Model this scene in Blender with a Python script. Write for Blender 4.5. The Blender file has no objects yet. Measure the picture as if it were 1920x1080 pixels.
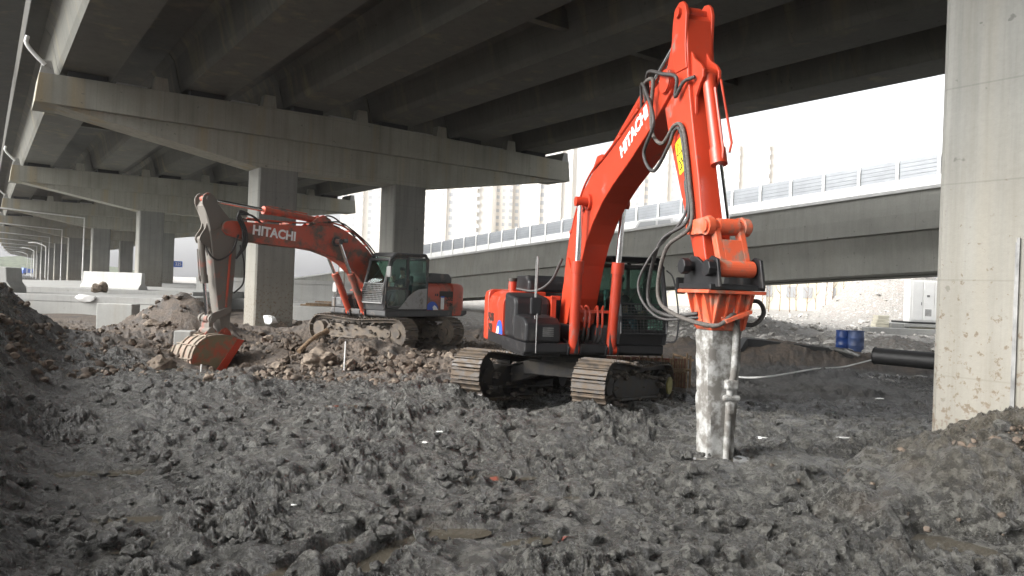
import bpy, bmesh, math, random
import numpy as np
from mathutils import Vector, Matrix, noise as mnoise
random.seed(7)
S = bpy.context.scene
C = S.collection
R = math.radians
# ------------------------------------------------------------------ camera
F = 1370.0; TH = R(2.1); CAMZ = 2.1
cam = bpy.data.cameras.new('camera'); cam.sensor_width = 36; cam.lens = F/1920*36
cam.clip_start = .05; cam.clip_end = 6000
co = bpy.data.objects.new('camera', cam); C.objects.link(co)
co.location = (0, 0, CAMZ); co.rotation_euler = (R(90), -TH, 0); S.camera = co
# ------------------------------------------------------------------ sky, sun, exposure
W = bpy.data.worlds.new('World'); S.world = W; W.use_nodes = True
nt = W.node_tree; nt.nodes.clear()
sky = nt.nodes.new('ShaderNodeTexSky'); sky.sky_type = 'NISHITA'; sky.sun_disc = False
sky.sun_elevation = R(32); sky.sun_rotation = R(-109); sky.air_density = 1.0; sky.dust_density = 6.0; sky.ozone_density = 1.0
hs = nt.nodes.new('ShaderNodeHueSaturation'); hs.inputs['Saturation'].default_value = .10
bg = nt.nodes.new('ShaderNodeBackground'); bg.inputs[1].default_value = .15
ow = nt.nodes.new('ShaderNodeOutputWorld')
nt.links.new(sky.outputs[0], hs.inputs['Color']); nt.links.new(hs.outputs[0], bg.inputs[0]); nt.links.new(bg.outputs[0], ow.inputs[0])
sl = bpy.data.lights.new('sun', 'SUN'); sl.energy = .5; sl.angle = R(35); sl.color = (1, .985, .96)
so = bpy.data.objects.new('sun', sl); C.objects.link(so)
so.rotation_euler = Vector((-.86, -.30, .56)).to_track_quat('Z', 'Y').to_euler(); so.location = (-40, -20, 60)
S.view_settings.view_transform = 'Standard'; S.view_settings.look = 'None'; S.view_settings.gamma = 1
S.view_settings.exposure = 1.66
S.cycles.max_bounces = 8; S.cycles.volume_bounces = 1; S.cycles.diffuse_bounces = 5; S.cycles.transparent_max_bounces = 12
S.cycles.use_denoising = True

def uv(px, py):
    dx, dy = px-960, py-540
    return dx*math.cos(TH)+dy*math.sin(TH), -dx*math.sin(TH)+dy*math.cos(TH)
def at(px, py, Y):
    u, v = uv(px, py); return Vector((u*Y/F, Y, CAMZ-v*Y/F))
def gnd(px, py, z=0.):
    u, v = uv(px, py); Y = (CAMZ-z)*F/v; return Vector((u*Y/F, Y, z))

# ------------------------------------------------------------------ materials
def newmat(name):
    m = bpy.data.materials.new(name); m.use_nodes = True
    n = m.node_tree; b = n.nodes['Principled BSDF']; return m, n, b
def simple(name, col, rough=.5, metal=0, spec=.5, bump=0, bscale=20, var=0.):
    m, n, b = newmat(name)
    b.inputs['Base Color'].default_value = (*col, 1); b.inputs['Roughness'].default_value = rough
    b.inputs['Metallic'].default_value = metal; b.inputs['Specular IOR Level'].default_value = spec
    tc = n.nodes.new('ShaderNodeTexCoord')
    nz = n.nodes.new('ShaderNodeTexNoise'); nz.inputs['Scale'].default_value = bscale; nz.inputs['Detail'].default_value = 6
    n.links.new(tc.outputs['Object'], nz.inputs['Vector'])
    if bump:
        bp = n.nodes.new('ShaderNodeBump'); bp.inputs['Strength'].default_value = bump; bp.inputs['Distance'].default_value = .02
        n.links.new(nz.outputs[0], bp.inputs['Height']); n.links.new(bp.outputs[0], b.inputs['Normal'])
    if var:
        cr = n.nodes.new('ShaderNodeValToRGB')
        cr.color_ramp.elements[0].position = .3; cr.color_ramp.elements[1].position = .7
        cr.color_ramp.elements[0].color = (*[c*(1-var) for c in col], 1); cr.color_ramp.elements[1].color = (*[min(1, c*(1+var)) for c in col], 1)
        n.links.new(nz.outputs[0], cr.inputs[0]); n.links.new(cr.outputs[0], b.inputs['Base Color'])
    return m
def mixc(n, fac, a, b_):
    x = n.nodes.new('ShaderNodeMix'); x.data_type = 'RGBA'
    for s, v in ((0, fac), (6, a), (7, b_)):
        if hasattr(v, 'links'): n.links.new(v, x.inputs[s])
        elif s == 0: x.inputs[0].default_value = v
        else: x.inputs[s].default_value = (*v, 1)
    return x.outputs[2]
def ramp(n, src, p0, p1, c0=0., c1=1.):
    r = n.nodes.new('ShaderNodeMapRange'); r.inputs[1].default_value = p0; r.inputs[2].default_value = p1
    r.inputs[3].default_value = c0; r.inputs[4].default_value = c1; n.links.new(src, r.inputs[0]); return r.outputs[0]
def noi(n, vec, sc, det=6, rough=.6, scale3=None):
    if scale3:
        mp = n.nodes.new('ShaderNodeMapping'); mp.inputs['Scale'].default_value = scale3; n.links.new(vec, mp.inputs[0]); vec = mp.outputs[0]
    z = n.nodes.new('ShaderNodeTexNoise'); z.inputs['Scale'].default_value = sc; z.inputs['Detail'].default_value = det
    z.inputs['Roughness'].default_value = rough; n.links.new(vec, z.inputs['Vector']); return z.outputs[0]
def concrete(name, col, streak=.35, stain=(.30, .24, .13), stain_amt=.3, splash=0., joints=True, jz=1.2, jh=2.4):
    m, n, b = newmat(name)
    tc = n.nodes.new('ShaderNodeTexCoord').outputs['Object']
    big = noi(n, tc, .5, 5); fine = noi(n, tc, 14, 8, .7)
    st = noi(n, tc, 1.0, 6, .65, (3.5, 3.5, .12)); st2 = noi(n, tc, 1.0, 4, .6, (.9, .9, .05))
    c = mixc(n, ramp(n, big, .3, .7), [x*.86 for x in col], [min(1, x*1.12) for x in col])
    c = mixc(n, ramp(n, st, .48, .75, 0, streak), c, [x*.45 for x in col])
    c = mixc(n, ramp(n, st, .25, .42, streak*.6, 0), c, [min(1, x*1.35) for x in col])
    c = mixc(n, ramp(n, st2, .55, .72, 0, stain_amt), c, stain)
    c = mixc(n, ramp(n, fine, .35, .7, .18, 0), c, [x*.5 for x in col])
    if joints:
        br = n.nodes.new('ShaderNodeTexBrick'); br.inputs['Scale'].default_value = 1
        br.inputs['Mortar Size'].default_value = .012; br.inputs['Mortar Smooth'].default_value = .3
        br.inputs['Brick Width'].default_value = jh; br.inputs['Row Height'].default_value = jz; br.offset = 0
        sp = n.nodes.new('ShaderNodeSeparateXYZ'); n.links.new(tc, sp.inputs[0])
        ad = n.nodes.new('ShaderNodeMath'); ad.operation = 'ADD'; n.links.new(sp.outputs[0], ad.inputs[0]); n.links.new(sp.outputs[1], ad.inputs[1])
        cb = n.nodes.new('ShaderNodeCombineXYZ'); n.links.new(ad.outputs[0], cb.inputs[0]); n.links.new(sp.outputs[2], cb.inputs[1])
        n.links.new(cb.outputs[0], br.inputs['Vector'])
        c = mixc(n, ramp(n, br.outputs['Fac'], 0, 1, 0, .3), c, [x*.45 for x in col])
    pit = noi(n, tc, 5.5, 3, .5)
    c = mixc(n, ramp(n, pit, .70, .73, 0, .55), c, [x*.35 for x in col])
    if splash:
        sp2 = n.nodes.new('ShaderNodeSeparateXYZ'); n.links.new(tc, sp2.inputs[0])
        hfall = ramp(n, sp2.outputs[2], .5, 4.2, 1, 0)
        spn = noi(n, tc, 9, 6, .7)
        ml = n.nodes.new('ShaderNodeMath'); ml.operation = 'MULTIPLY_ADD'
        n.links.new(hfall, ml.inputs[0]); ml.inputs[1].default_value = .16; n.links.new(spn, ml.inputs[2])
        c = mixc(n, ramp(n, ml.outputs[0], .68, .74, 0, splash), c, (.085, .06, .042))
        warm = ramp(n, sp2.outputs[2], 1.2, 4.6, .22, 0)
        c = mixc(n, warm, c, (.33, .28, .20))
    n.links.new(c, b.inputs['Base Color']); b.inputs['Roughness'].default_value = .85; b.inputs['Specular IOR Level'].default_value = .25
    bp = n.nodes.new('ShaderNodeBump'); bp.inputs['Strength'].default_value = .25; bp.inputs['Distance'].default_value = .02
    n.links.new(fine, bp.inputs['Height']); n.links.new(bp.outputs[0], b.inputs['Normal'])
    return m
def paint(name, col, mud=.15, mudcol=(.13, .105, .085), rough=.35, mscale=2.5, speck=.3):
    m, n, b = newmat(name)
    tc = n.nodes.new('ShaderNodeTexCoord').outputs['Object']
    big = noi(n, tc, mscale, 8, .65); sp = noi(n, tc, 38, 3, .6); fade = noi(n, tc, .9, 3); st = noi(n, tc, 1.5, 5, .6, (5, 5, .5))
    c = mixc(n, ramp(n, fade, .3, .7), [x*.88 for x in col], [min(1, x*1.08+.004) for x in col])
    c = mixc(n, ramp(n, st, .55, .8, 0, .3), c, [x*.55+.02 for x in col])
    lo = .78-mud*.62
    mask = ramp(n, big, lo-.05, lo+.09)
    c = mixc(n, mask, c, mudcol)
    c = mixc(n, ramp(n, sp, .70, .74, 0, speck), c, mudcol)
    n.links.new(c, b.inputs['Base Color'])
    r = n.nodes.new('ShaderNodeMix'); r.inputs[2].default_value = rough; r.inputs[3].default_value = .85
    n.links.new(mask, r.inputs[0]); n.links.new(r.outputs[0], b.inputs['Roughness'])
    bp = n.nodes.new('ShaderNodeBump'); bp.inputs['Strength'].default_value = .15; bp.inputs['Distance'].default_value = .02
    n.links.new(big, bp.inputs['Height']); n.links.new(bp.outputs[0], b.inputs['Normal'])
    return m
M = {}
M['conc'] = concrete('concrete_pier', (.205, .205, .188), streak=.6, stain=(.24, .20, .13), stain_amt=.35, splash=0.85)
M['beam'] = concrete('concrete_cap', (.31, .305, .26), streak=.5, stain=(.36, .25, .10), stain_amt=.5)
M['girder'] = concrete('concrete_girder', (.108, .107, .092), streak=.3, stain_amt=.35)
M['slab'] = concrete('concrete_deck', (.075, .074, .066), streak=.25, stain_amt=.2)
M['rampc'] = concrete('concrete_ramp', (.33, .33, .30), streak=.3, stain_amt=.12, jz=50, jh=7.0)
M['newconc'] = concrete('concrete_pale', (.34, .34, .325), streak=.25, stain_amt=.12, joints=False)
M['oldconc'] = concrete('concrete_block', (.36, .36, .34), streak=.2, stain_amt=.2, joints=False)
M['white_paint'] = simple('white_parapet', (.75, .75, .73), .6, var=.08, bscale=2)
M['fence'] = simple('grey_panel', (.25, .265, .28), .5, var=.1, bscale=1.5)
M['fence_line'] = simple('dark_seam', (.12, .13, .14), .6)
M['pipe_white'] = simple('white_plastic', (.62, .62, .60), .5, var=.1, bscale=3)
M['rubber'] = simple('black_rubber', (.018, .018, .018), .5)
M['bearing'] = simple('bearing_dark', (.03, .03, .03), .8)
M['orange'] = paint('bright_orange_paint', (.41, .038, .013), .22, rough=.36, speck=.35)
M['orange_old'] = paint('faded_orange_paint', (.46, .078, .04), .44, rough=.45, mscale=1.8)
M['orange_mud'] = paint('mud_covered_orange', (.38, .08, .042), .70, rough=.6, mscale=1.5, mudcol=(.16, .145, .125))
M['orange_worn'] = paint('worn_orange_paint', (.55, .09, .035), .38, rough=.5, mscale=6, mudcol=(.24, .13, .09))
M['black'] = paint('black_machine_paint', (.008, .008, .009), .26, rough=.42, mscale=3, mudcol=(.035, .031, .027))
M['grey_mach'] = paint('dark_grey_machine_paint', (.05, .05, .05), .32, rough=.5, mscale=3, mudcol=(.15, .13, .11))
M['pale_mach'] = paint('pale_grey_machine_paint', (.30, .30, .29), .32, rough=.5, mscale=3, mudcol=(.15, .13, .11))
M['track'] = paint('muddy_track_steel', (.055, .046, .038), .50, rough=.45, mscale=7, mudcol=(.10, .075, .052), speck=.6)
M['track_old'] = paint('dry_mud_track', (.075, .063, .052), .5, rough=.7, mscale=5, mudcol=(.135, .108, .08))
M['frame_mud'] = paint('muddy_track_frame', (.02, .019, .018), .45, rough=.6, mscale=4, mudcol=(.062, .054, .044))
M['chrome'] = simple('chrome_rod', (.75, .75, .76), .15, 1.0)
M['steel'] = simple('grey_steel', (.16, .16, .155), .5, .4, var=.4, bscale=6)
M['hose'] = simple('hydraulic_hose', (.035, .032, .03), .55, bump=.5, bscale=60, var=.5)
M['hosemud'] = simple('muddy_hose', (.075, .066, .058), .8, bump=.5, bscale=30, var=.35)
M['white'] = simple('white_decal', (.75, .75, .74), .5, var=.12, bscale=5)
M['blackdecal'] = simple('black_decal', (.03, .025, .02), .5)
M['yellow'] = simple('yellow_sticker', (.80, .55, .02), .45)
M['blue'] = simple('blue_decal', (.03, .09, .45), .45)
M['seat'] = simple('teal_seat_cloth', (.03, .07, .07), .8)
M['hub_yellow'] = simple('yellow_hub', (.28, .25, .08), .6, var=.4, bscale=8)  # plain yellowish colour of the final drive cover
def glassm(name, tint, refl=.12):
    m, n, b = newmat(name); n.nodes.remove(b)
    t = n.nodes.new('ShaderNodeBsdfTransparent'); t.inputs[0].default_value = (*tint, 1)
    g = n.nodes.new('ShaderNodeBsdfGlossy'); g.inputs['Roughness'].default_value = .04
    lw = n.nodes.new('ShaderNodeLayerWeight'); lw.inputs[0].default_value = .5; fr = n.nodes.new('ShaderNodeMath'); fr.operation = 'POWER'; fr.inputs[1].default_value = 4.; n.links.new(lw.outputs['Facing'], fr.inputs[0])
    ad = n.nodes.new('ShaderNodeMath'); ad.operation = 'ADD'; ad.inputs[1].default_value = refl*.4
    sc_ = n.nodes.new('ShaderNodeMath'); sc_.operation = 'MULTIPLY'; sc_.inputs[1].default_value = .5; n.links.new(fr.outputs[0], sc_.inputs[0]); n.links.new(sc_.outputs[0], ad.inputs[0])
    mx = n.nodes.new('ShaderNodeMixShader'); n.links.new(ad.outputs[0], mx.inputs[0]); n.links.new(t.outputs[0], mx.inputs[1]); n.links.new(g.outputs[0], mx.inputs[2])
    n.links.new(mx.outputs[0], n.nodes['Material Output'].inputs[0]); return m
M['glass'] = glassm('tinted_cab_glass', (.66, .78, .74), .08)
def mudmat():
    m, n, b = newmat('wet_churned_mud')
    tc = n.nodes.new('ShaderNodeTexCoord').outputs['Object']
    at_ = n.nodes.new('ShaderNodeAttribute'); at_.attribute_name = 'soil'; sp = n.nodes.new('ShaderNodeSeparateColor')
    n.links.new(at_.outputs['Color'], sp.inputs[0])
    f1 = noi(n, tc, 1.3, 8, .65); f2 = noi(n, tc, 9, 8, .7); f3 = noi(n, tc, 45, 6, .7)
    mud = mixc(n, ramp(n, f1, .35, .65), (.021, .0203, .0175), (.058, .056, .048))
    mud = mixc(n, ramp(n, f2, .50, .62, 0, .9), mud, (.135, .132, .116))
    mud = mixc(n, ramp(n, f3, .55, .63, 0, .7), mud, (.25, .246, .222))
    mud = mixc(n, ramp(n, f2, .34, .48, .9, 0), mud, (.012, .0115, .011))
    f1b = noi(n, tc, .8, 5, .6, (1, 1.3, 1))
    mud = mixc(n, ramp(n, f1b, .58, .72, 0, .4), mud, (.085, .062, .042))
    br = mixc(n, ramp(n, f2, .35, .65), (.050, .036, .025), (.145, .105, .071))
    br = mixc(n, ramp(n, f1, .48, .62, 0, .8), br, (.040, .036, .032))
    br = mixc(n, ramp(n, f3, .58, .7, 0, .5), br, (.26, .22, .17))
    vo = n.nodes.new('ShaderNodeTexVoronoi'); vo.inputs['Scale'].default_value = 6.0; n.links.new(tc, vo.inputs['Vector'])
    db = mixc(n, ramp(n, f2, .35, .65), (.17, .16, .145), (.40, .38, .345))
    db = mixc(n, ramp(n, f3, .5, .7, 0, .6), db, (.52, .50, .47))
    dv = n.nodes.new('ShaderNodeSeparateColor'); n.links.new(vo.outputs['Color'], dv.inputs[0])
    db = mixc(n, ramp(n, dv.outputs[0], .80, .84, 0, .18), db, (.34, .22, .17))
    db = mixc(n, ramp(n, dv.outputs[1], .93, .94, 0, .5), db, (.60, .60, .58))
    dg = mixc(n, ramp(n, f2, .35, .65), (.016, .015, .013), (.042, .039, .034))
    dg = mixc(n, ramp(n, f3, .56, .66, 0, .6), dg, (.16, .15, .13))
    gn = mixc(n, ramp(n, f2, .38, .62), (.028, .024, .017), (.095, .082, .060))
    gn = mixc(n, ramp(n, f3, .55, .7, 0, .6), gn, (.24, .22, .17))
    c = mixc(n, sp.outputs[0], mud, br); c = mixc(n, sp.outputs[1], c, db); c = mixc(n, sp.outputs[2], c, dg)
    at2 = n.nodes.new('ShaderNodeAttribute'); at2.attribute_name = 'clay'
    c = mixc(n, at2.outputs['Fac'], c, gn)
    n.links.new(c, b.inputs['Base Color'])
    rr = ramp(n, f2, .35, .65, .10, .45); ra = n.nodes.new('ShaderNodeMath'); ra.operation = 'MAXIMUM'
    n.links.new(rr, ra.inputs[0]); mxx = n.nodes.new('ShaderNodeMath'); mxx.operation = 'ADD'; n.links.new(sp.outputs[0], mxx.inputs[0]); n.links.new(sp.outputs[1], mxx.inputs[1])
    m8 = n.nodes.new('ShaderNodeMath'); m8.operation = 'MULTIPLY'; n.links.new(mxx.outputs[0], m8.inputs[0]); m8.inputs[1].default_value = .8
    n.links.new(m8.outputs[0], ra.inputs[1]); n.links.new(ra.outputs[0], b.inputs['Roughness'])
    b.inputs['Specular IOR Level'].default_value = .9
    ad = n.nodes.new('ShaderNodeMath'); ad.operation = 'MULTIPLY_ADD'; n.links.new(f3, ad.inputs[0]); ad.inputs[1].default_value = .35; n.links.new(f2, ad.inputs[2])
    bp = n.nodes.new('ShaderNodeBump'); bp.inputs['Strength'].default_value = 1.0; bp.inputs['Distance'].default_value = .10
    n.links.new(ad.outputs[0], bp.inputs['Height']); n.links.new(bp.outputs[0], b.inputs['Normal'])
    return m
M['ground'] = mudmat()
M['puddle'] = simple('muddy_water', (.070, .062, .048), .05, 0, .5, bump=.03, bscale=3)
M['rock'] = simple('pale_broken_stone', (.165, .132, .10), .85, bump=1, bscale=9, var=.6)
M['rock_dark'] = simple('muddy_broken_stone', (.088, .066, .048), .8, bump=1, bscale=9, var=.65)
M['clod'] = simple('mud_clod', (.07, .065, .059), .5, 0, .6, bump=1, bscale=14, var=.55)
M['debris'] = simple('building_debris', (.46, .44, .41), .85, bump=.5, bscale=5, var=.5)
M['wood'] = simple('weathered_timber', (.22, .15, .09), .8, bump=.3, bscale=12, var=.4)
M['redpanel'] = simple('red_brown_formwork', (.20, .075, .055), .7, var=.4, bscale=5)
M['drum'] = simple('blue_plastic', (.010, .04, .17), .4, var=.3, bscale=4)
M['tarp'] = simple('black_membrane', (.012, .012, .012), .55, bump=.4, bscale=5)
M['cabinet'] = simple('white_cabinet_paint', (.72, .72, .70), .45, var=.04, bscale=2)
M['cream'] = simple('cream_render', (.72, .68, .55), .9, var=.12, bscale=.5)
M['tower'] = simple('pale_tower_render', (.66, .63, .58), .9, var=.06, bscale=.1)
M['tower2'] = simple('warm_tower_render', (.66, .62, .56), .9, var=.06, bscale=.1)
M['window'] = simple('tower_window', (.42, .43, .44), .3)
M['foliage'] = simple('far_foliage', (.07, .085, .045), .9, bump=1, bscale=.3, var=.5)
M['red'] = simple('red_vehicle', (.5, .04, .03), .4)
M['bluev'] = simple('blue_vehicle', (.03, .10, .42), .4)
M['whitev'] = simple('white_vehicle_paint', (.75, .75, .75), .35)
M['skin'] = simple('skin', (.35, .20, .14), .6)
M['hair'] = simple('dark_hair', (.012, .01, .01), .6)
M['jacket'] = simple('dark_jacket', (.03, .03, .035), .85, var=.4, bscale=10)
M['trousers'] = simple('blue_trousers', (.03, .05, .08), .85)
M['yellowhat'] = simple('grey_cloth', (.2, .2, .2), .85)

# ------------------------------------------------------------------ mesh builder
def rotz(a): return Matrix.Rotation(a, 3, 'Z')
class MB:
    def __init__(s): s.v = []; s.f = []
    def add(s, vs, fs):
        b = len(s.v); s.v += [tuple(v) for v in vs]; s.f += [tuple(b+i for i in f) for f in fs]; return s
    def hexa(s, p):
        return s.add(p, [(0, 3, 2, 1), (4, 5, 6, 7), (0, 1, 5, 4), (1, 2, 6, 5), (2, 3, 7, 6), (3, 0, 4, 7)])
    def box(s, c, d, m=None):
        c = Vector(c); x, y, z = d[0]/2, d[1]/2, d[2]/2
        p = [Vector(q) for q in ((-x,-y,-z),(x,-y,-z),(x,y,-z),(-x,y,-z),(-x,-y,z),(x,-y,z),(x,y,z),(-x,y,z))]
        if m is not None: p = [m @ q for q in p]
        return s.hexa([c+q for q in p])
    def bb(s, x0, x1, y0, y1, z0, z1):
        return s.box(((x0+x1)/2, (y0+y1)/2, (z0+z1)/2), (abs(x1-x0), abs(y1-y0), abs(z1-z0)))
    def prism(s, poly, y0, y1, fn=None):
        # poly in (x,z), extruded in y
        n = len(poly); a = [(p[0], y0, p[1]) for p in poly]+[(p[0], y1, p[1]) for p in poly]
        ar = sum(poly[i][0]*poly[(i+1) % n][1]-poly[(i+1) % n][0]*poly[i][1] for i in range(n))
        if fn: a = [fn(*q) for q in a]
        fs = [tuple(range(n)), tuple(range(2*n-1, n-1, -1))]+[(i, i+n, (i+1) % n+n, (i+1) % n) for i in range(n)]
        if ar < 0: fs = [f[::-1] for f in fs]
        if y1 < y0: fs = [f[::-1] for f in fs]
        return s.add(a, fs)
    def prismx(s, poly, x0, x1, fn=None):
        # poly in (y,z) extruded in x
        return s.prism(poly, x0, x1, (lambda a, b, c: (fn(b, a, c) if fn else (b, a, c))))
    def tube(s, pts, r, n=8):
        pts = [Vector(p) for p in pts]; k = len(pts); rs = r if isinstance(r, (list, tuple)) else [r]*k
        vs = []; up = None
        for i, p in enumerate(pts):
            t = (pts[min(i+1, k-1)]-pts[max(i-1, 0)]).normalized()
            if up is None: up = t.orthogonal().normalized()
            up = (up-t*up.dot(t))
            up = up.normalized() if up.length > 1e-5 else t.orthogonal().normalized()
            sd = t.cross(up)
            for j in range(n):
                a = 2*math.pi*j/n; vs.append(p+(up*math.cos(a)+sd*math.sin(a))*rs[i])
        fs = [(i*n+j, i*n+(j+1) % n, (i+1)*n+(j+1) % n, (i+1)*n+j) for i in range(k-1) for j in range(n)]
        fs += [tuple(range(n-1, -1, -1)), tuple(range((k-1)*n, k*n))]
        return s.add(vs, fs)
    def cyl(s, a, b, r, r1=None, n=18): return s.tube([a, b], [r, r if r1 is None else r1], n)
    def build(s, name, mat, parent=None, bevel=0, smooth=False, origin=None, label=None, seg=2):
        me = bpy.data.meshes.new(name)
        vs = s.v if origin is None else [(v[0]-origin[0], v[1]-origin[1], v[2]-origin[2]) for v in s.v]
        me.from_pydata(vs, [], s.f); me.update(); me.materials.append(M[mat] if isinstance(mat, str) else mat)
        bm = bmesh.new(); bm.from_mesh(me); bmesh.ops.recalc_face_normals(bm, faces=bm.faces); bm.to_mesh(me); bm.free()
        o = bpy.data.objects.new(name, me); C.objects.link(o)
        if parent: o.parent = parent
        if origin is not None: o.location = origin
        if bevel:
            bv = o.modifiers.new('bevel', 'BEVEL'); bv.width = bevel; bv.segments = seg; bv.limit_method = 'ANGLE'; bv.angle_limit = R(40)
        if smooth:
            me.shade_smooth(); me.set_sharp_from_angle(angle=R(38))
        if label: o['label'] = label
        return o
def smooth_path(pts, k=8):
    pts = [Vector(p) for p in pts]; out = []
    P = [pts[0]*2-pts[1]]+pts+[pts[-1]*2-pts[-2]]
    for i in range(1, len(P)-2):
        for j in range(k):
            t = j/k; a, b, c, d = P[i-1], P[i], P[i+1], P[i+2]
            out.append(.5*((2*b)+(c-a)*t+(2*a-5*b+4*c-d)*t*t+(3*b-a-3*c+d)*t**3))
    out.append(pts[-1]); return out
def thing(name, label, cat, loc=(0, 0, 0), yaw=0, group=None):
    o = bpy.data.objects.new(name, None); C.objects.link(o); o.location = loc; o.rotation_euler = (0, 0, yaw)
    o['label'] = label; o['category'] = cat
    if group: o['group'] = group
    return o
def tag(o, label=None, cat=None, group=None, kind=None):
    if label: o['label'] = label
    if cat: o['category'] = cat
    if group: o['group'] = group
    if kind: o['kind'] = kind
    return o
def dup(root, loc, yaw=None, label=None):
    r = root.copy(); C.objects.link(r); r.location = loc
    if yaw is not None: r.rotation_euler = (0, 0, yaw)
    if label: r['label'] = label
    for ch in list(root.children):
        c = ch.copy(); C.objects.link(c); c.parent = r
        for g in list(ch.children):
            d = g.copy(); C.objects.link(d); d.parent = c
    return r
def text(s, size, name, mat, parent, mtx, ext=.004, bold=.0, sx=1.0):
    cu = bpy.data.curves.new(name, 'FONT'); cu.body = s; cu.size = size; cu.extrude = ext; cu.offset = bold; cu.resolution_u = 3
    cu.align_x = 'CENTER'; cu.align_y = 'CENTER'
    t = bpy.data.objects.new('tmp', cu); C.objects.link(t)
    dg = bpy.context.evaluated_depsgraph_get(); me = bpy.data.meshes.new_from_object(t.evaluated_get(dg))
    bpy.data.objects.remove(t); me.materials.clear(); me.materials.append(M[mat]); me.name = name
    me.transform(mtx @ Matrix.Diagonal((sx, 1, 1, 1)))
    o = bpy.data.objects.new(name, me); C.objects.link(o); o.parent = parent; return o

# ------------------------------------------------------------------ terrain
def hsh(ix, iy, seed):
    h = (ix*374761393+iy*668265263+seed*974634777) & 0xFFFFFFFF
    h = ((h ^ (h >> 13))*1274126177) & 0xFFFFFFFF
    return (h ^ (h >> 16)) & 0xFFFFFFFF
def perlin(x, y, seed=0):
    ix = np.floor(x).astype(np.int64); iy = np.floor(y).astype(np.int64); fx = x-ix; fy = y-iy
    def g(a, b, dx, dy):
        t = hsh(a, b, seed)/4294967296.*2*np.pi; return np.cos(t)*dx+np.sin(t)*dy
    u = fx*fx*fx*(fx*(fx*6-15)+10); v = fy*fy*fy*(fy*(fy*6-15)+10)
    a = g(ix, iy, fx, fy); b = g(ix+1, iy, fx-1, fy); c = g(ix, iy+1, fx, fy-1); d = g(ix+1, iy+1, fx-1, fy-1)
    return (a+(b-a)*u)+((c+(d-c)*u)-(a+(b-a)*u))*v
def sstep(a, b, x):
    t = np.clip((x-a)/(b-a), 0, 1); return t*t*(3-2*t)
def gau(x, y, cx, cy, rx, ry, h, rot=0, p=1.):
    c, s = math.cos(rot), math.sin(rot); dx = x-cx; dy = y-cy
    q = ((dx*c+dy*s)/rx)**2+((-dx*s+dy*c)/ry)**2
    return h*np.exp(-q**p)
PUD = []   # puddles: (cx, cy, a, b, rot, level)
def pud(px, py, a, b, rot, lvl=-.05): PQ.append((px, py, a, b, rot, lvl))
PQ = []
pud(588, 1030, .62, .06, R(64)); pud(712, 1030, .62, .08, R(68)); pud(410, 966, .24, .16, 0); pud(695, 757, .6, .16, .1)
pud(180, 876, .5, .10, .3); pud(1440, 850, .7, .30, .1); pud(1790, 1012, .34, .26, -.2); pud(860, 985, .22, .12, .2); pud(1060, 925, .25, .1, .3)
pud(560, 855, .4, .1, .6); pud(930, 885, .35, .10, .15); pud(640, 915, .3, .08, .5); pud(250, 960, .3, .07, .2); pud(1130, 905, .3, .09, -.1); pud(1010, 1000, .25, .07, .4); pud(460, 800, .5, .10, .1); pud(330, 1000, .35, .08, .6)
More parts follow.
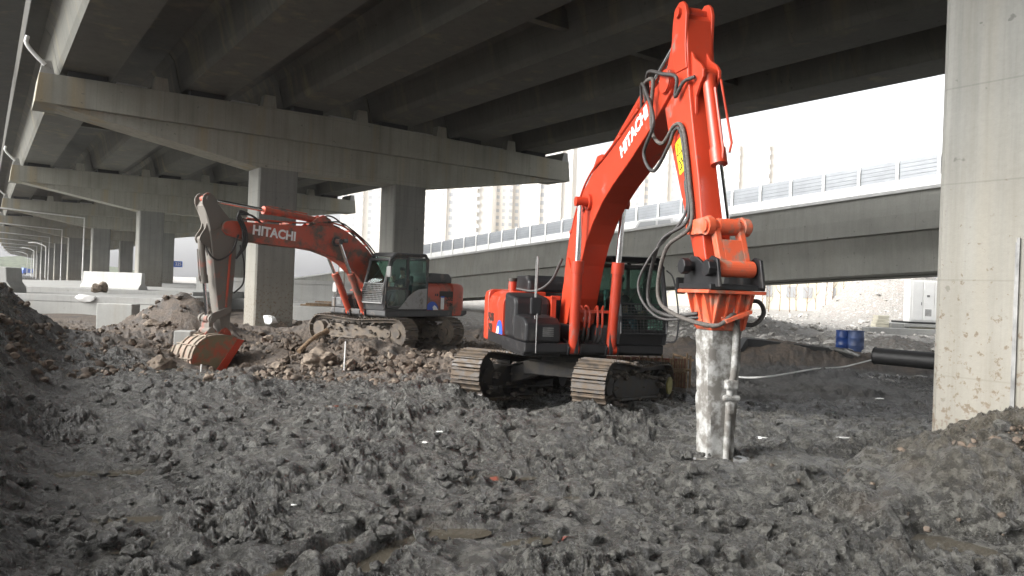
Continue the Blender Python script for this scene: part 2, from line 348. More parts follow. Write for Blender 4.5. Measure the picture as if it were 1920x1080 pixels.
def base_h(x, y):
    x = np.asarray(x, float); y = np.asarray(y, float)
    h = .10*perlin(x*.22, y*.22, 3)+.10*perlin(x*.6, y*.6, 5)
    r = np.hypot(x, y)
    h = h*(.4+.6*sstep(30, 14, r)) if False else h
    # left bank
    d = (-.60*y-x)
    h = h+1.5*sstep(.0, 2.6, d)*sstep(-2, 2, y)*sstep(30, 20, y)
    d2 = -x-3.9
    h = h+gau(x, y, -13.2, 19.0, 3.6, 2.0, .35)
    h = h+gau(x, y, -11.3, 25.0, 1.5, 1.3, 1.5, 0, .8)+gau(x, y, -10.2, 24.0, 1.1, 1.0, .4)
    h = h+gau(x, y, -6.9, 30.5, 1.5, 1.5, .9)+gau(x, y, -4.9, 30.0, 1.5, 1.3, 1.15, 0, .8)
    h = h+gau(x, y, -4.6, 20.6, 2.2, 1.2, .38)+gau(x, y, -11.3, 19.2, 1.8, 1.2, .25)+gau(x, y, -3.2, 19.3, 2.6, 1.2, .30)
    h = h+gau(x, y, -12, 17.0, 2.6, 1.5, .30)
    # mud mounds before the near machine
    h = h+gau(x, y, -.5, 11.0, 1.3, .7, .22)+gau(x, y, .6, 10.3, .9, .6, .18)+gau(x, y, 2.1, 8.2, .55, .45, .22)+gau(x, y, 2.75, 8.9, .6, .45, .20)+gau(x, y, 3.2, 8.1, .7, .6, .22)+gau(x, y, 3.7, 11.6, .8, .6, .2)
    h = h-gau(x, y, .6, 13.9, 1.3, 1.2, .30)-gau(x, y, 2.4, 11.2, .8, .6, .08)
    h = h+gau(x, y, 1.35, 12.15, .8, .5, .24)+gau(x, y, -.95, 13.45, .9, .55, .24)+gau(x, y, 2.6, 13.2, .7, .5, .15)-gau(x, y, 2.9, 15.9, 1.7, 1.3, .30)-gau(x, y, -7.2, 19.1, 1.1, .9, .34)-gau(x, y, -6.7, 17.5, 1.5, .9, .22)
    # heap round the near pier
    h = h+gau(x, y, 6.0, 8.1, 1.45, 1.4, .80, 0, 1.3)+gau(x, y, 8.2, 8, 1.8, 2, .30)+gau(x, y, 4.6, 7.4, 1.0, .8, .18)
    # pit on the right and its bank
    h = h-.32*sstep(3.5, 5.5, x)*sstep(12, 15, y)*sstep(27.5, 24.5, y)
    h = h+gau(x, y, 10.2, 27.5, 2.2, 1.3, .55)+gau(x, y, 6.5, 28.0, 2.0, 1.3, .25)
    # far yard
    h = h+.5*sstep(38, 75, y)*sstep(2, 12, x)*sstep(150, 110, y)
    h = h+gau(x, y, 31.5, 60, 4.6, 5, 5.0, 0, 1.3)+gau(x, y, 15.5, 44, 3, 2, .5)+gau(x, y, 17.3, 33.0, 1.6, 1.3, .5)
    h = h+gau(x, y, 13, 46, 5, 3, .45)
    return h
def base1(x, y): return float(base_h(np.array([x]), np.array([y]))[0])
for (px, py, a, b, rot, lv) in PQ:
    u, v = uv(px, py); Y = 3.
    while CAMZ-v*Y/F > base1(u*Y/F, Y): Y *= 1.005
    PUD.append((u*Y/F, Y, a, b, rot, base1(u*Y/F, Y)+lv))
def terrain():
    dense = np.arange(-44, 44, .095)
    th = np.concatenate([np.arange(-180, -44, 2.), dense, np.arange(44, 180, 2.)]); th = np.radians(th)
    rs = [0.02, .5, 1.0, 1.5, 2.0, 2.5]; r = 3.0
    while r < 24: rs.append(r); r *= 1.0034
    while r < 90: rs.append(r); r *= 1.008
    while r < 1500: rs.append(r); r *= 1.07
    rs = np.array(rs)
    T, Rr = np.meshgrid(th, rs); x = Rr*np.sin(T); y = Rr*np.cos(T)
    h = base_h(x, y)
    far = sstep(70, 30, Rr)
    wx = x+.25*perlin(x*1.3, y*1.3, 11); wy = y+.25*perlin(x*1.3, y*1.3, 12)
    b1 = np.abs(perlin(wx*1.05, wy*1.05, 21)); b2 = np.abs(perlin(wx*2.4, wy*2.4, 22)); b3 = np.abs(perlin(wx*5.5, wy*5.5, 23))
    b4 = np.abs(perlin(x*12, y*12, 24)); b5 = np.abs(perlin(x*26, y*26, 25))
    amp = .6+.7*sstep(-.25, .35, perlin(x*.35, y*.35, 31))
    b6 = np.abs(perlin(x*52, y*52, 26)); b7 = perlin(x*17, y*17, 27); rough = .22+1.2*sstep(-.28, .3, perlin(x*.9+5, y*.9, 32)); cl = (.16*np.abs(perlin(wx*.5, wy*.62, 33))+.22*b1+.20*b2+(.12*b3+.055*b4+.034*b5+.016*b6+.022*b7)*rough)*amp-.125
    pitm = sstep(4, 6, x)*sstep(12, 14, y)*sstep(30, 24, y)
    cl = cl*(1-.1*pitm)
    cl = cl*np.where(y > 30, .9, 1.0)
    slabm = sstep(30, 33, y)*sstep(-14, -17, x)
    h = h+cl*far*(1-slabm)
    fade_in = sstep(2.0, 4.0, Rr); h = h*fade_in
    for (cx, cy, a, b, ro, lv) in PUD:
        c, s = math.cos(ro), math.sin(ro); dx = x-cx; dy = y-cy
        q = np.sqrt(((dx*c+dy*s)/a)**2+((-dx*s+dy*c)/b)**2)+.35*perlin(x*4, y*4, 77)
        w = sstep(1.9, .8, q); h = h*(1-w)+(lv-.045+.45*cl)*w
    n_r, n_t = h.shape
    vs = np.stack([x, y, h], -1).reshape(-1, 3)
    i = np.arange(n_r-1)[:, None]*n_t; j = np.arange(n_t)[None, :]; j2 = (j+1) % n_t
    f = np.stack([i+j, i+n_t+j, i+n_t+j2, i+j2], -1).reshape(-1, 4)[:, ::-1]
    me = bpy.data.meshes.new('ground'); me.vertices.add(len(vs)); me.vertices.foreach_set('co', vs.ravel().astype(np.float32))
    me.loops.add(f.size); me.loops.foreach_set('vertex_index', f.ravel().astype(np.int32))
    me.polygons.add(len(f)); me.polygons.foreach_set('loop_start', np.arange(0, f.size, 4, dtype=np.int32)); me.polygons.foreach_set('loop_total', np.full(len(f), 4, np.int32))
    me.update(calc_edges=True); me.validate()
    # soil kinds: R brown rubble soil, G pale debris, B black pit soil, also a darker tone over left bank and two heaps; clay = ochre heap
    w1 = .9*perlin(x*.3, y*.3, 41)+.5*perlin(x*1.1, y*1.1, 42)
    brown = sstep(14.6, 16.8, y+1.6*w1+.22*x*(x < 0)+np.where(x > 0, -1.5, 0))*sstep(10, 5, x-3)
    brown = np.maximum(brown, sstep(24.2, 25.5, y+w1)*sstep(34, 30, y)); brown = brown*sstep(200, 60, y)
    deb = sstep(27.3, 30.5, .809*x+.588*y+1.5*w1)
    deb = np.maximum(deb, .85*sstep(28, 30.5, y+w1)*sstep(1, 3, x))
    deb = np.maximum(deb, .9*sstep(33, 40, y+w1*2)*sstep(-14, 0, x+.3*y-10))
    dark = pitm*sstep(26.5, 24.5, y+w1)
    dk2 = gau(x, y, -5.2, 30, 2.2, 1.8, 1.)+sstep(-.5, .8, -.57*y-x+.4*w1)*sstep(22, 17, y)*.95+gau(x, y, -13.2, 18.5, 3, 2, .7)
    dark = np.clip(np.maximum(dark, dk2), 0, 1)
    deb = deb*(1-dark)
    clay = np.clip(gau(x, y, 6.6, 8.1, 2.5, 1.9, 1.15, 0, 1.5)*(1+.8*w1), 0, 1)*sstep(.15, .45, h)
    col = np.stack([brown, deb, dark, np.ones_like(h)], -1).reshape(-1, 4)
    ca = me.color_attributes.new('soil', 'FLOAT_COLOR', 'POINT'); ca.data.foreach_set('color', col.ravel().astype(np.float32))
    cb = me.attributes.new('clay', 'FLOAT', 'POINT'); cb.data.foreach_set('value', clay.ravel().astype(np.float32))
    me.materials.append(M['ground']); me.shade_smooth()
    o = bpy.data.objects.new('ground', me); C.objects.link(o); o['kind'] = 'structure'; o['label'] = 'churned wet grey mud and brown rubble soil'
    return o
terrain()
for i, (cx, cy, a, b, ro, lv) in enumerate(PUD):
    mb = MB(); n = 40; vs = []
    for k in range(n):
        t = 2*math.pi*k/n; rr = 1.35; dx, dy = a*rr*math.cos(t), b*rr*math.sin(t)
        vs.append((cx+dx*math.cos(ro)-dy*math.sin(ro), cy+dx*math.sin(ro)+dy*math.cos(ro), lv-.022))
    mb.add(vs, [tuple(range(n))]); o = mb.build('puddle_water', 'puddle', origin=(cx, cy, lv)); o['kind'] = 'structure'; o['label'] = 'shallow muddy puddle'

def lump(c, r, seed, sq=(1, 1, 1), sub=2, ang=.45, rot=None):
    bm = bmesh.new(); bmesh.ops.create_icosphere(bm, subdivisions=sub, radius=1)
    off = Vector((seed*3.17, seed*1.71, seed*.91)); vs = []
    m = Matrix.Rotation(seed*2.3, 3, 'Z') @ Matrix.Rotation(seed*1.1, 3, 'X')
    for v in bm.verts:
        d = v.co.normalized(); k = 1+ang*mnoise.noise(d*1.1+off)+.5*ang*mnoise.noise(d*2.7+off)
        q = d*k
        # flatten to facets
        for ax in (Vector((1, .2, .1)).normalized(), Vector((-.3, 1, .2)).normalized(), Vector((.1, -.4, 1)).normalized(), Vector((-1, -.4, .3)).normalized()):
            ax = m @ ax; t = q.dot(ax)
            if t > .72: q = q-ax*(t-.72)
        if sub >= 3: q = q*(1+.07*mnoise.noise(d*6+off)+.035*mnoise.noise(d*14+off))
        q = Vector((q.x*sq[0], q.y*sq[1], q.z*sq[2]))
        if rot is not None: q = rot @ q
        vs.append(Vector(c)+q*r)
    fs = [tuple(v.index for v in f.verts) for f in bm.faces]; bm.free(); return vs, fs
# rubble stones and lumps: the larger ones one by one
def rocks(spots, label, mat, group, name='broken_stone'):
    for k, (px, py, Y, r) in enumerate(spots):
        p = at(px, py, Y); z = p.z-.1*r
        lab = label[k % len(label)] if isinstance(label, list) else label
        sd = k+len(spots)*1.37
        vs, fs = lump((p.x, p.y, z), r, sd, (1, .8, .55+.35*random.random()), 3, .5)
        mb = MB(); mb.add(vs, fs); o = mb.build(name, mat, origin=(p.x, p.y, z-r*.5)); tag(o, lab, 'stone', group)
        me = o.data; me.shade_smooth(); me.set_sharp_from_angle(angle=R(24))
def hit(px, py, lo=3.0, hi=120.0):
    # where the line of sight through a photo pixel meets the smooth terrain
    u, v = uv(px, py); Y = lo
    while Y < hi:
        if CAMZ-v*Y/F <= base1(u*Y/F, Y): break
        Y *= 1.01
    return Vector((u*Y/F, Y, base1(u*Y/F, Y)))
# ------------------------------------------------------------------ main viaduct: local x = across (t), local y = along (s)
YAW = R(36)
ux = Vector((math.cos(YAW), math.sin(YAW), 0)); uy = Vector((-math.sin(YAW), math.cos(YAW), 0))
def VP(t, s, z=0): return ux*t+uy*s+Vector((0, 0, z))
def curve(s): return 0.0 if s < 70 else 9.0e-5*(s-70)**2
ORD = ['first', 'second', 'third', 'fourth', 'fifth', 'sixth', 'seventh', 'eighth', 'ninth', 'tenth', 'eleventh', 'twelfth', 'thirteenth']
ZT = CAMZ   # heights below are above the ground
SEAT_L, SEAT_C, SEAT_R = 9.50, 9.76, 9.52
LIP = 8.40; HB = 7.02
TL, TR = 1.4, 27.5; C1, C2 = 10.66, 17.3
def make_pier(drain):
    root = thing('viaduct_pier', 'x', 'bridge pier')
    for c in (C1, C2):
        mb = MB(); w, d, ch = .88, .80, .07
        poly = [(-w+ch, -d), (w-ch, -d), (w, -d+ch), (w, d-ch), (w-ch, d), (-w+ch, d), (-w, d-ch), (-w, -d+ch)]
        vs = [(c+p[0], p[1], -.6) for p in poly]+[(c+p[0], p[1], HB+.02) for p in poly]
        mb.add(vs, [tuple(range(7, -1, -1)), tuple(range(8, 16))]+[(i, (i+1) % 8, (i+1) % 8+8, i+8) for i in range(8)])
        mb.build('column', 'conc', root)
    # lower haunched beam
    mb = MB(); w = .80
    mb.prism([(TL+.7, LIP), (C1-.93, HB), (C1+.93, HB), (C2-.93, HB), (C2+.93, HB), (TR-.7, LIP), (TR-.7, LIP+.06), (TL+.7, LIP+.06)], -w, w)
    mb.build('haunch_beam', 'beam', root)
    mb = MB(); tc = (TL+TR)/2; w = 1.02
    mb.prism([(TL, LIP), (TR, LIP), (TR-.12, SEAT_R), (TR-1.0, SEAT_R+.02), (tc, SEAT_C), (TL+.75, SEAT_L+.02), (TL+.12, SEAT_L)], -w, w)
    mb.build('cap_beam', 'beam', root, bevel=.02)
    for e, sg, sz in ((TL, 1, SEAT_L), (TR, -1, SEAT_R)):
        mb = MB(); mb.prism([(e+sg*.125, sz-.01), (e+sg*.62, sz-.01), (e+sg*.50, sz+.50), (e+sg*.22, sz+.50)], -1.0, 1.0)
        mb.build('end_block', 'newconc', root, bevel=.02)
    # bearings pads and shear keys between the girders
    for i in range(6):
        t0 = GT[i]; z = seat(t0+.88)
        mb = MB()
        for sy in (-.55, .55): mb.bb(t0+.2, t0+1.55, sy-.25, sy+.25, z-.03, z+.26)
        mb.build('bearing', 'bearing', root)
        if i < 5:
            tk = t0+3.45; zk = seat(tk)
            mb = MB(); mb.prism([(tk-.32, zk-.06), (tk+.32, zk-.06), (tk+.24, zk+.55), (tk-.24, zk+.55)], -.95, -.45)
            mb.build('shear_key', 'beam', root, bevel=.02)
            mb = MB(); mb.bb(t0+1.85, t0+2.95, -.9, -.3, zk-.05, zk+.07); mb.build('plinth', 'newconc', root)
    # elbow drain at the left end
    mb = MB(); mb.tube(smooth_path([(TL-.28, -1.0, 10.75), (TL-.30, -1.02, 10.45), (TL+.02, -1.04, 10.05), (TL+.30, -1.04, 9.80)], 4), .075, 10)
    mb.build('drain_elbow', 'pipe_white', root, smooth=True)
    if drain:
        mb = MB(); z = LIP-.35
        mb.tube([(TL-.6, -1.12, z+.42), (C1-1.75, -1.12, z), (C1-1.75, -1.12, 0)], .085, 8)
        mb.build('drainpipe', 'pipe_white', root, smooth=True)
    return root
GT = [2.25+4.4*i for i in range(6)]
def seat(t):
    tc = (TL+TR)/2
    return SEAT_L+(SEAT_C-SEAT_L)*(t-TL)/(tc-TL) if t < tc else SEAT_C+(SEAT_R-SEAT_C)*(t-tc)/(TR-tc)
SP = [3.55+30*i for i in range(-1, 13)]
pA = make_pier(False); pB = make_pier(True)
plab = {1: 'nearest concrete bridge pier, its mud splashed column standing in the heap at right',
        2: 'bridge pier with two square columns and stained crossbeam right behind the excavators',
        0: 'bridge pier behind the viewer carrying the near deck span'}
for k, s in enumerate(SP):
    loc = VP(curve(s), s)
    if k in plab: lab = plab[k]
    else: lab = 'grey bridge pier, %s beyond the one behind the excavators' % ['next', 'second', 'third', 'fourth', 'fifth', 'sixth', 'seventh', 'eighth', 'ninth', 'tenth', 'eleventh', 'twelfth'][k-3]
    if k == 1: pA.location = loc; pA.rotation_euler = (0, 0, YAW); o = pA; o['label'] = lab
    elif k == 4: pB.location = loc; pB.rotation_euler = (0, 0, YAW); o = pB; o['label'] = lab
    else: o = dup(pA if k < 4 else pB, loc, YAW, lab)
    o['group'] = 'piers of the elevated road'
# splash guard channel on the near pier (steel strip up the column side)
mb = MB(); mb.bb(C1-.88-.03, C1-.88-.002, -.135, -.105, -.2, 2.9); mb.bb(C1-.88-.010, C1-.88-.002, -.10, -.085, -.2, 2.85)
o = mb.build('steel_angle_strip', 'steel', pA)
DZ = 11.45   # underside of deck slab
def girder_mesh(L):
    g = []
    for i in range(6):
        t0 = GT[i]; zb = seat(t0+.88)+.26; w = 1.75; mb = MB()
        mb.prism([(t0, zb), (t0+w, zb), (t0+w+.10, zb+.25), (t0+w+.32, DZ-.30), (t0+w+.55, DZ+.01), (t0-.55, DZ+.01), (t0-.32, DZ-.30), (t0-.10, zb+.25)], -L/2+.04, L/2-.04)
        g.append(mb)
    return g
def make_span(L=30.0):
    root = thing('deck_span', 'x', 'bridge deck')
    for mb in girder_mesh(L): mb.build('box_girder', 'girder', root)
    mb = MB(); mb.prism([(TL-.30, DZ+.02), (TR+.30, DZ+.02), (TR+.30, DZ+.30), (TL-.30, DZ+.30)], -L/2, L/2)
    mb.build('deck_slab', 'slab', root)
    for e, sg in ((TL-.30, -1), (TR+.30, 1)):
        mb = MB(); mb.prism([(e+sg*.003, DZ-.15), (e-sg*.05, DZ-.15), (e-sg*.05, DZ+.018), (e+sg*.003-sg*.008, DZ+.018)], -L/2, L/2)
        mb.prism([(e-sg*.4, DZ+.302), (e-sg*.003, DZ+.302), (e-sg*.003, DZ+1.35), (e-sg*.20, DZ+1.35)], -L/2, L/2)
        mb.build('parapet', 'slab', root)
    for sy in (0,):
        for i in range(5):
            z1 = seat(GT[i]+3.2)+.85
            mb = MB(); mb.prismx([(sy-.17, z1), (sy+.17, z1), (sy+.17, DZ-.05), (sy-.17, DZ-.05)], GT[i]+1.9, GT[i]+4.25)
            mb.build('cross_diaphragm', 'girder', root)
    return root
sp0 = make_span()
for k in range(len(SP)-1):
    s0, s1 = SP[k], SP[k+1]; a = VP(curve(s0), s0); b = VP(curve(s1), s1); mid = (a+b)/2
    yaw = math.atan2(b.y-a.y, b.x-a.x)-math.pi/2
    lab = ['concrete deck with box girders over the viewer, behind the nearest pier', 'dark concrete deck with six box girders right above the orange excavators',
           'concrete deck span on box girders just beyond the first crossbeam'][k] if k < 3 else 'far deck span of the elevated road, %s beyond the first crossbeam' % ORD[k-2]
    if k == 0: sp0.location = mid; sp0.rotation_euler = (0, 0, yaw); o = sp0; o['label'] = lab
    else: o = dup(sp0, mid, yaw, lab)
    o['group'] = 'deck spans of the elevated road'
# upper flyover on the left, its dark underside shows beyond the deck edge
tw = thing('upper_flyover', 'dark underside of a higher flyover glimpsed at the upper left corner beyond the deck edge', 'bridge deck', (0, 0, 0), YAW)
mb = MB(); mb.prism([(-8, 20.8), (-6.5, 20.0), (-2.5, 20.0), (3.0, 20.9), (3.0, 21.3), (-8, 21.3)], -40, 400); mb.build('deck_slab', 'slab', tw)
for s in (-12, 48, 108, 168, 228, 288, 348):
    mb = MB(); mb.bb(-5.3, -3.7, s-.8, s+.8, -.6, 20.01); mb.build('column', 'conc', tw)

# ------------------------------------------------------------------ ramp bridge at right (descends away)
RY = R(37.3); G = -.065
rux = Vector((math.cos(RY), math.sin(RY), 0)); ruy = Vector((-math.sin(RY), math.cos(RY), 0))
rb = thing('ramp_bridge', 'grey concrete ramp with noise barrier sloping down behind the excavators', 'ramp', (0, 0, 0), RY)
fn = lambda a, b, c: (a, b, c+G*b)
s0r, s1r = -14, 150
def rpr(poly, nm, mat, a=s0r, b=s1r, **k):
    mb = MB(); mb.prism(poly, a, b, fn); return mb.build(nm, mat, rb, **k)
rpr([(34.0, 7.10), (34.22, 7.10), (34.25, 8.10), (34.05, 8.10)], 'parapet', 'rampc')
rpr([(33.97, 8.10), (34.28, 8.10), (34.28, 8.25), (33.97, 8.25)], 'coping', 'white_paint')
rpr([(33.93, 6.32), (39.3, 6.32), (39.3, 7.098), (33.93, 7.098)], 'deck_slab', 'rampc')
rpr([(34.55, 4.48), (36.1, 4.48), (36.2, 6.318), (34.40, 6.318)], 'girder', 'rampc')
rpr([(37.3, 4.48), (38.9, 4.48), (39.05, 6.318), (37.1, 6.318)], 'girder', 'rampc')
rpr([(39.0, 7.10), (39.25, 7.10), (39.2, 9.66), (39.05, 9.66)], 'outer_parapet', 'white_paint', s0r, 84)
for k in range(5):
    z0 = 9.665+.206*k
    rpr([(39.08, z0), (39.14, z0), (39.14, z0+.19), (39.08, z0+.19)], 'noise_panel', 'fence', s0r, 81)
rpr([(39.10, 9.66), (39.12, 9.66), (39.12, 10.68), (39.10, 10.68)], 'panel_backing', 'fence_line', s0r, 81)
post = None
for k in range(47):
    s = 16.3-2.04*13+2.04*k
    if post is None:
        mb = MB(); mb.prism([(38.99, 8.9), (39.07, 8.9), (39.07, 10.5), (39.16, 10.78), (39.10, 10.80), (38.99, 10.5)], -.07, .07)
        post = mb.build('barrier_post', 'white_paint', rb); o = post
    else: o = post.copy(); C.objects.link(o); o.parent = rb
    o.location = (0, s, G*s)
    if s > 81: o.location = (0, 81, G*81); break
for s in (-9, 34):
    mb = MB(); mb.bb(35, 38.6, s-.6, s+.6, -.5, 4.475+G*s+.03); mb.build('support_wall', 'rampc', rb)
# white car on the ramp
cp = Vector((0, 0, 0))
p = rux*36.4+ruy*32.3; zc = 7.12+G*32.3
van = thing('white_van', 'white van driving on the ramp, seen over the coping beside the boom', 'van', (p.x, p.y, zc), RY)
mb = MB()
mb.prismx([(-2.2, .35), (2.3, .35), (2.3, .95), (1.5, 1.15), (.9, 1.85), (-1.9, 1.9), (-2.2, 1.6)], -.85, .85); mb.build('body', 'whitev', van, bevel=.06)
for q, nm in (([(-1.95, 1.15), (-.75, 1.15), (-.75, 1.72), (-1.75, 1.74)], 'window'), ([(-.55, 1.15), (1.2, 1.15), (.75, 1.70), (-.55, 1.72)], 'window')):
    mb = MB(); mb.prismx(q, -.865, -.852); mb.build(nm, 'window', van)
for yy in (-1.4, 1.5):
    for xx in (-.8, .62):
        mb = MB(); mb.cyl((xx, yy, .33), (xx+.2, yy, .33), .33); mb.build('wheel', 'rubber', van)

# ------------------------------------------------------------------ left road slab, barriers, blocks
def boxthing(name, label, cat, mat, x0, x1, y0, y1, z0, z1, bevel=.03, group=None):
    mb = MB(); mb.bb(x0, x1, y0, y1, z0, z1); o = mb.build(name, mat, bevel=bevel, origin=((x0+x1)/2, (y0+y1)/2, z0)); tag(o, label, cat, group); return o
rs = thing('road_slab', 'pale concrete slabs of an unfinished road stepping up at left under the viaduct', 'slab', (-21, 36, 0))
mb = MB(); mb.bb(-4.3, 3.75, 0, 6, -.1, .62); mb.build('lower_slab', 'oldconc', rs, bevel=.02)
mb = MB(); mb.bb(-4.3, 3.85, -.02, 6.2, .622, .95); mb.build('upper_slab', 'newconc', rs, bevel=.02)
mb = MB(); mb.bb(-26, 2.6, 6.21, 60, -.1, 1.18); mb.build('rear_slab', 'newconc', rs, bevel=.02)
def barrier_mesh(a, b, h=.95, base=0.):
    a = Vector(a); b = Vector(b); d = (b-a).normalized(); n = Vector((-d.y, d.x, 0)); mb = MB()
    prof = [(-.28, 0), (.28, 0), (.28, .10), (.13, .35), (.09, h), (-.09, h), (-.13, .35), (-.28, .10)]
    vs = [a+n*p[0]+Vector((0, 0, p[1])) for p in prof]+[b+n*p[0]+Vector((0, 0, p[1])) for p in prof]
    mb.add(vs, [tuple(range(8)), tuple(range(15, 7, -1))]+[(i, i+8, (i+1) % 8+8, (i+1) % 8) for i in range(8)]); return mb
mb = barrier_mesh((-27.2, 46.5, 1.18), (-21.5, 42.6, 1.18), 1.0)
o = mb.build('concrete_barrier', 'newconc', bevel=.02, origin=(-24.5, 44.5, 1.18)); tag(o, 'long white concrete barrier lying on the road slab before the far columns', 'barrier')
mb = MB(); mb.prism([(-26.5, .95), (-25.05, .95), (-25.1, 1.25), (-25.3, 1.5), (-25.36, 2.2), (-25.75, 2.25), (-26.2, 1.5)], 36.6, 37.8)
o = mb.build('barrier_end_piece', 'oldconc', bevel=.04, origin=(-25, 37, .95)); tag(o, 'dark weathered concrete barrier end at the left edge of the picture', 'barrier')
p = at(215, 607, 27); boxthing('concrete_block', 'lone square grey concrete block behind the left dirt heap', 'block', 'oldconc', p.x-.70, p.x+.62, 27, 27.6, -.1, .98)
p = at(160, 558, 35.9)
mb = MB(); vs, fs = lump((p.x, 35.9, p.z), .35, 5, (1.5, .3, .5)); mb.add(vs, fs); o = mb.build('plastic_bag', 'cabinet', origin=tuple(p)); tag(o, 'crumpled white bag caught on the edge of the left road slab', 'bag')
for k, (px, Y) in enumerate(((182, 41.2), (192, 41.5))):
    q = at(px, 530, Y); mb = MB(); vs, fs = lump((q.x, Y, 1.25), .32, 7+k); mb.add(vs, fs); o = mb.build('rubble_lump', 'rock', origin=(q.x, Y, 1.2)); tag(o, '%s grey rubble lump lying on the road slab before the white barrier' % ('left', 'right')[k], 'stone', 'lumps on the road slab')
# low pale wall behind
lw = thing('roadside_wall', 'long low pale grey concrete wall crossing behind the pier columns', 'wall', (-16, 50, 0))
mb = MB(); mb.bb(-5.6, 8.6, 0, .35, -.4, 1.85); mb.build('wall_panel', 'newconc', lw)
mb = MB(); mb.bb(-5.62, 8.62, -.05, .40, 1.852, 2.12); mb.build('coping', 'newconc', lw, bevel=.02)
mb = MB(); mb.bb(-5.6, 10.6, -2.2, -.01, -.4, .75); mb.build('kerb_step', 'newconc', lw)
# timber stack and pale slab behind the rear excavator
p = hit(625, 574)
sl_ = boxthing('pale_ground_slab', 'flat white concrete slab under the loose timber planks', 'slab', 'newconc', -13, -4.8, 38.5, 46, -.2, .72, .02)
rnd = random.Random(3)
for k in range(7):
    a = rnd.uniform(.1, .5); cx, cy = -9.7+k*.35+rnd.uniform(-.2, .2), 40.2+rnd.uniform(-.6, .6)
    mb = MB(); mb.box((cx, cy, .765+.10*(k % 3)), (3.6, .22, .08), rotz(a))
    o = mb.build('timber_plank', 'wood', origin=(cx, cy, .76)); tag(o, 'brown timber plank in the loose pile behind the rear excavator, %s from the left' % ORD[k], 'plank', 'planks piled behind the rear excavator')
# white stone bag by column
p = VP(C1-.3, 32.2); mb = MB(); vs, fs = lump((p.x, p.y, .30), .27, 4, (1.2, .8, .8), 3, .9); mb.add(vs, fs)
o = mb.build('white_sack', 'cabinet', origin=(p.x, p.y, .1)); tag(o, 'crumpled white sack lying at the foot of the square column', 'sack')
# concrete stub beside the bucket
p = at(339, 687, 19.2); mb = MB(); mb.bb(p.x-.18, p.x+.27, 19.1, 19.5, -.3, .66); o = mb.build('concrete_stub', 'newconc', bevel=.03, origin=(p.x, 19.3, 0)); tag(o, 'pale concrete post stub just left of the digging bucket', 'post')
# survey stakes
for px, py0, py1, Y, lab in ((645, 690, 640, 17.2, 'thin white stake standing in the rubble before the rear excavator track'), (375, 712, 683, 16.6, 'short thin stake in the rubble below the bucket')):
    a = at(px, py0, Y); b = at(px+3, py1, Y); a.z = base1(a.x, a.y)-.1; mb = MB(); mb.tube([a, b], .018, 6)
    o = mb.build('survey_stake', 'cabinet', origin=tuple(a)); tag(o, lab, 'stake')
# old log before the rear machine
a = hit(560, 668); b = hit(612, 640); mb = MB(); mb.tube(smooth_path([a+Vector((0, 0, .12)), (a+b)/2+Vector((0, 0, .26)), b+Vector((0, 0, .25))], 5), [.06]*10+[.09], 8)
o = mb.build('broken_log', 'wood', origin=tuple(a), smooth=True); tag(o, 'broken grey brown log sticking out of the rubble before the rear excavator', 'log')

# ------------------------------------------------------------------ right yard
q = gnd(1590, 663, .05)
def drum(px, Y, lab, mtl):
    p = at(px, 662, Y); mb = MB(); prof = [(0, .275), (.04, .29), (.28, .295), (.30, .31), (.33, .295), (.58, .295), (.60, .31), (.63, .295), (.84, .29), (.88, .27)]
    n = 24; vs = []; fs = []
    for z, r in prof: vs += [(r*math.cos(2*math.pi*k/n), r*math.sin(2*math.pi*k/n), z) for k in range(n)]
    for i in range(len(prof)-1): fs += [(i*n+k, i*n+(k+1) % n, (i+1)*n+(k+1) % n, (i+1)*n+k) for k in range(n)]
    fs += [tuple(range(n-1, -1, -1)), tuple(range(len(vs)-n, len(vs)))]; mb.add(vs, fs)
    r = thing('blue_drum', lab, 'drum', (p.x, Y, base1(p.x, Y)), 0, 'blue plastic drums in the yard')
    mb.build('drum_body', mtl, r, smooth=True)
    mb = MB(); mb.tube([(.29*math.cos(a), .29*math.sin(a), .875) for a in [i*.3491 for i in range(19)]], .018, 6); mb.build('rim', 'bearing' if 0 else mtl, r, smooth=True)
M['drum2'] = simple('faded_blue_plastic', (.05, .08, .18), .5, var=.5, bscale=3)
drum(1581, 29.4, 'left and deeper blue plastic drum of the pair in the yard', 'drum')
drum(1604, 29.0, 'right and paler mud stained blue drum of the pair in the yard', 'drum2')
# big black pipe
a = at(1641, 672, 24.2); b = at(1790, 692, 22.4); a.z = max(a.z, .3); b.z = max(b.z, .3)
mb = MB(); mb.cyl(a, b, .27, n=24); mb.cyl(a+(a-b)*.003, a, .30, n=24); o = mb.build('black_pipe', 'tarp', smooth=True, origin=tuple(a)); tag(o, 'thick black pipe lying on the pit bank left of the near pier', 'pipe')
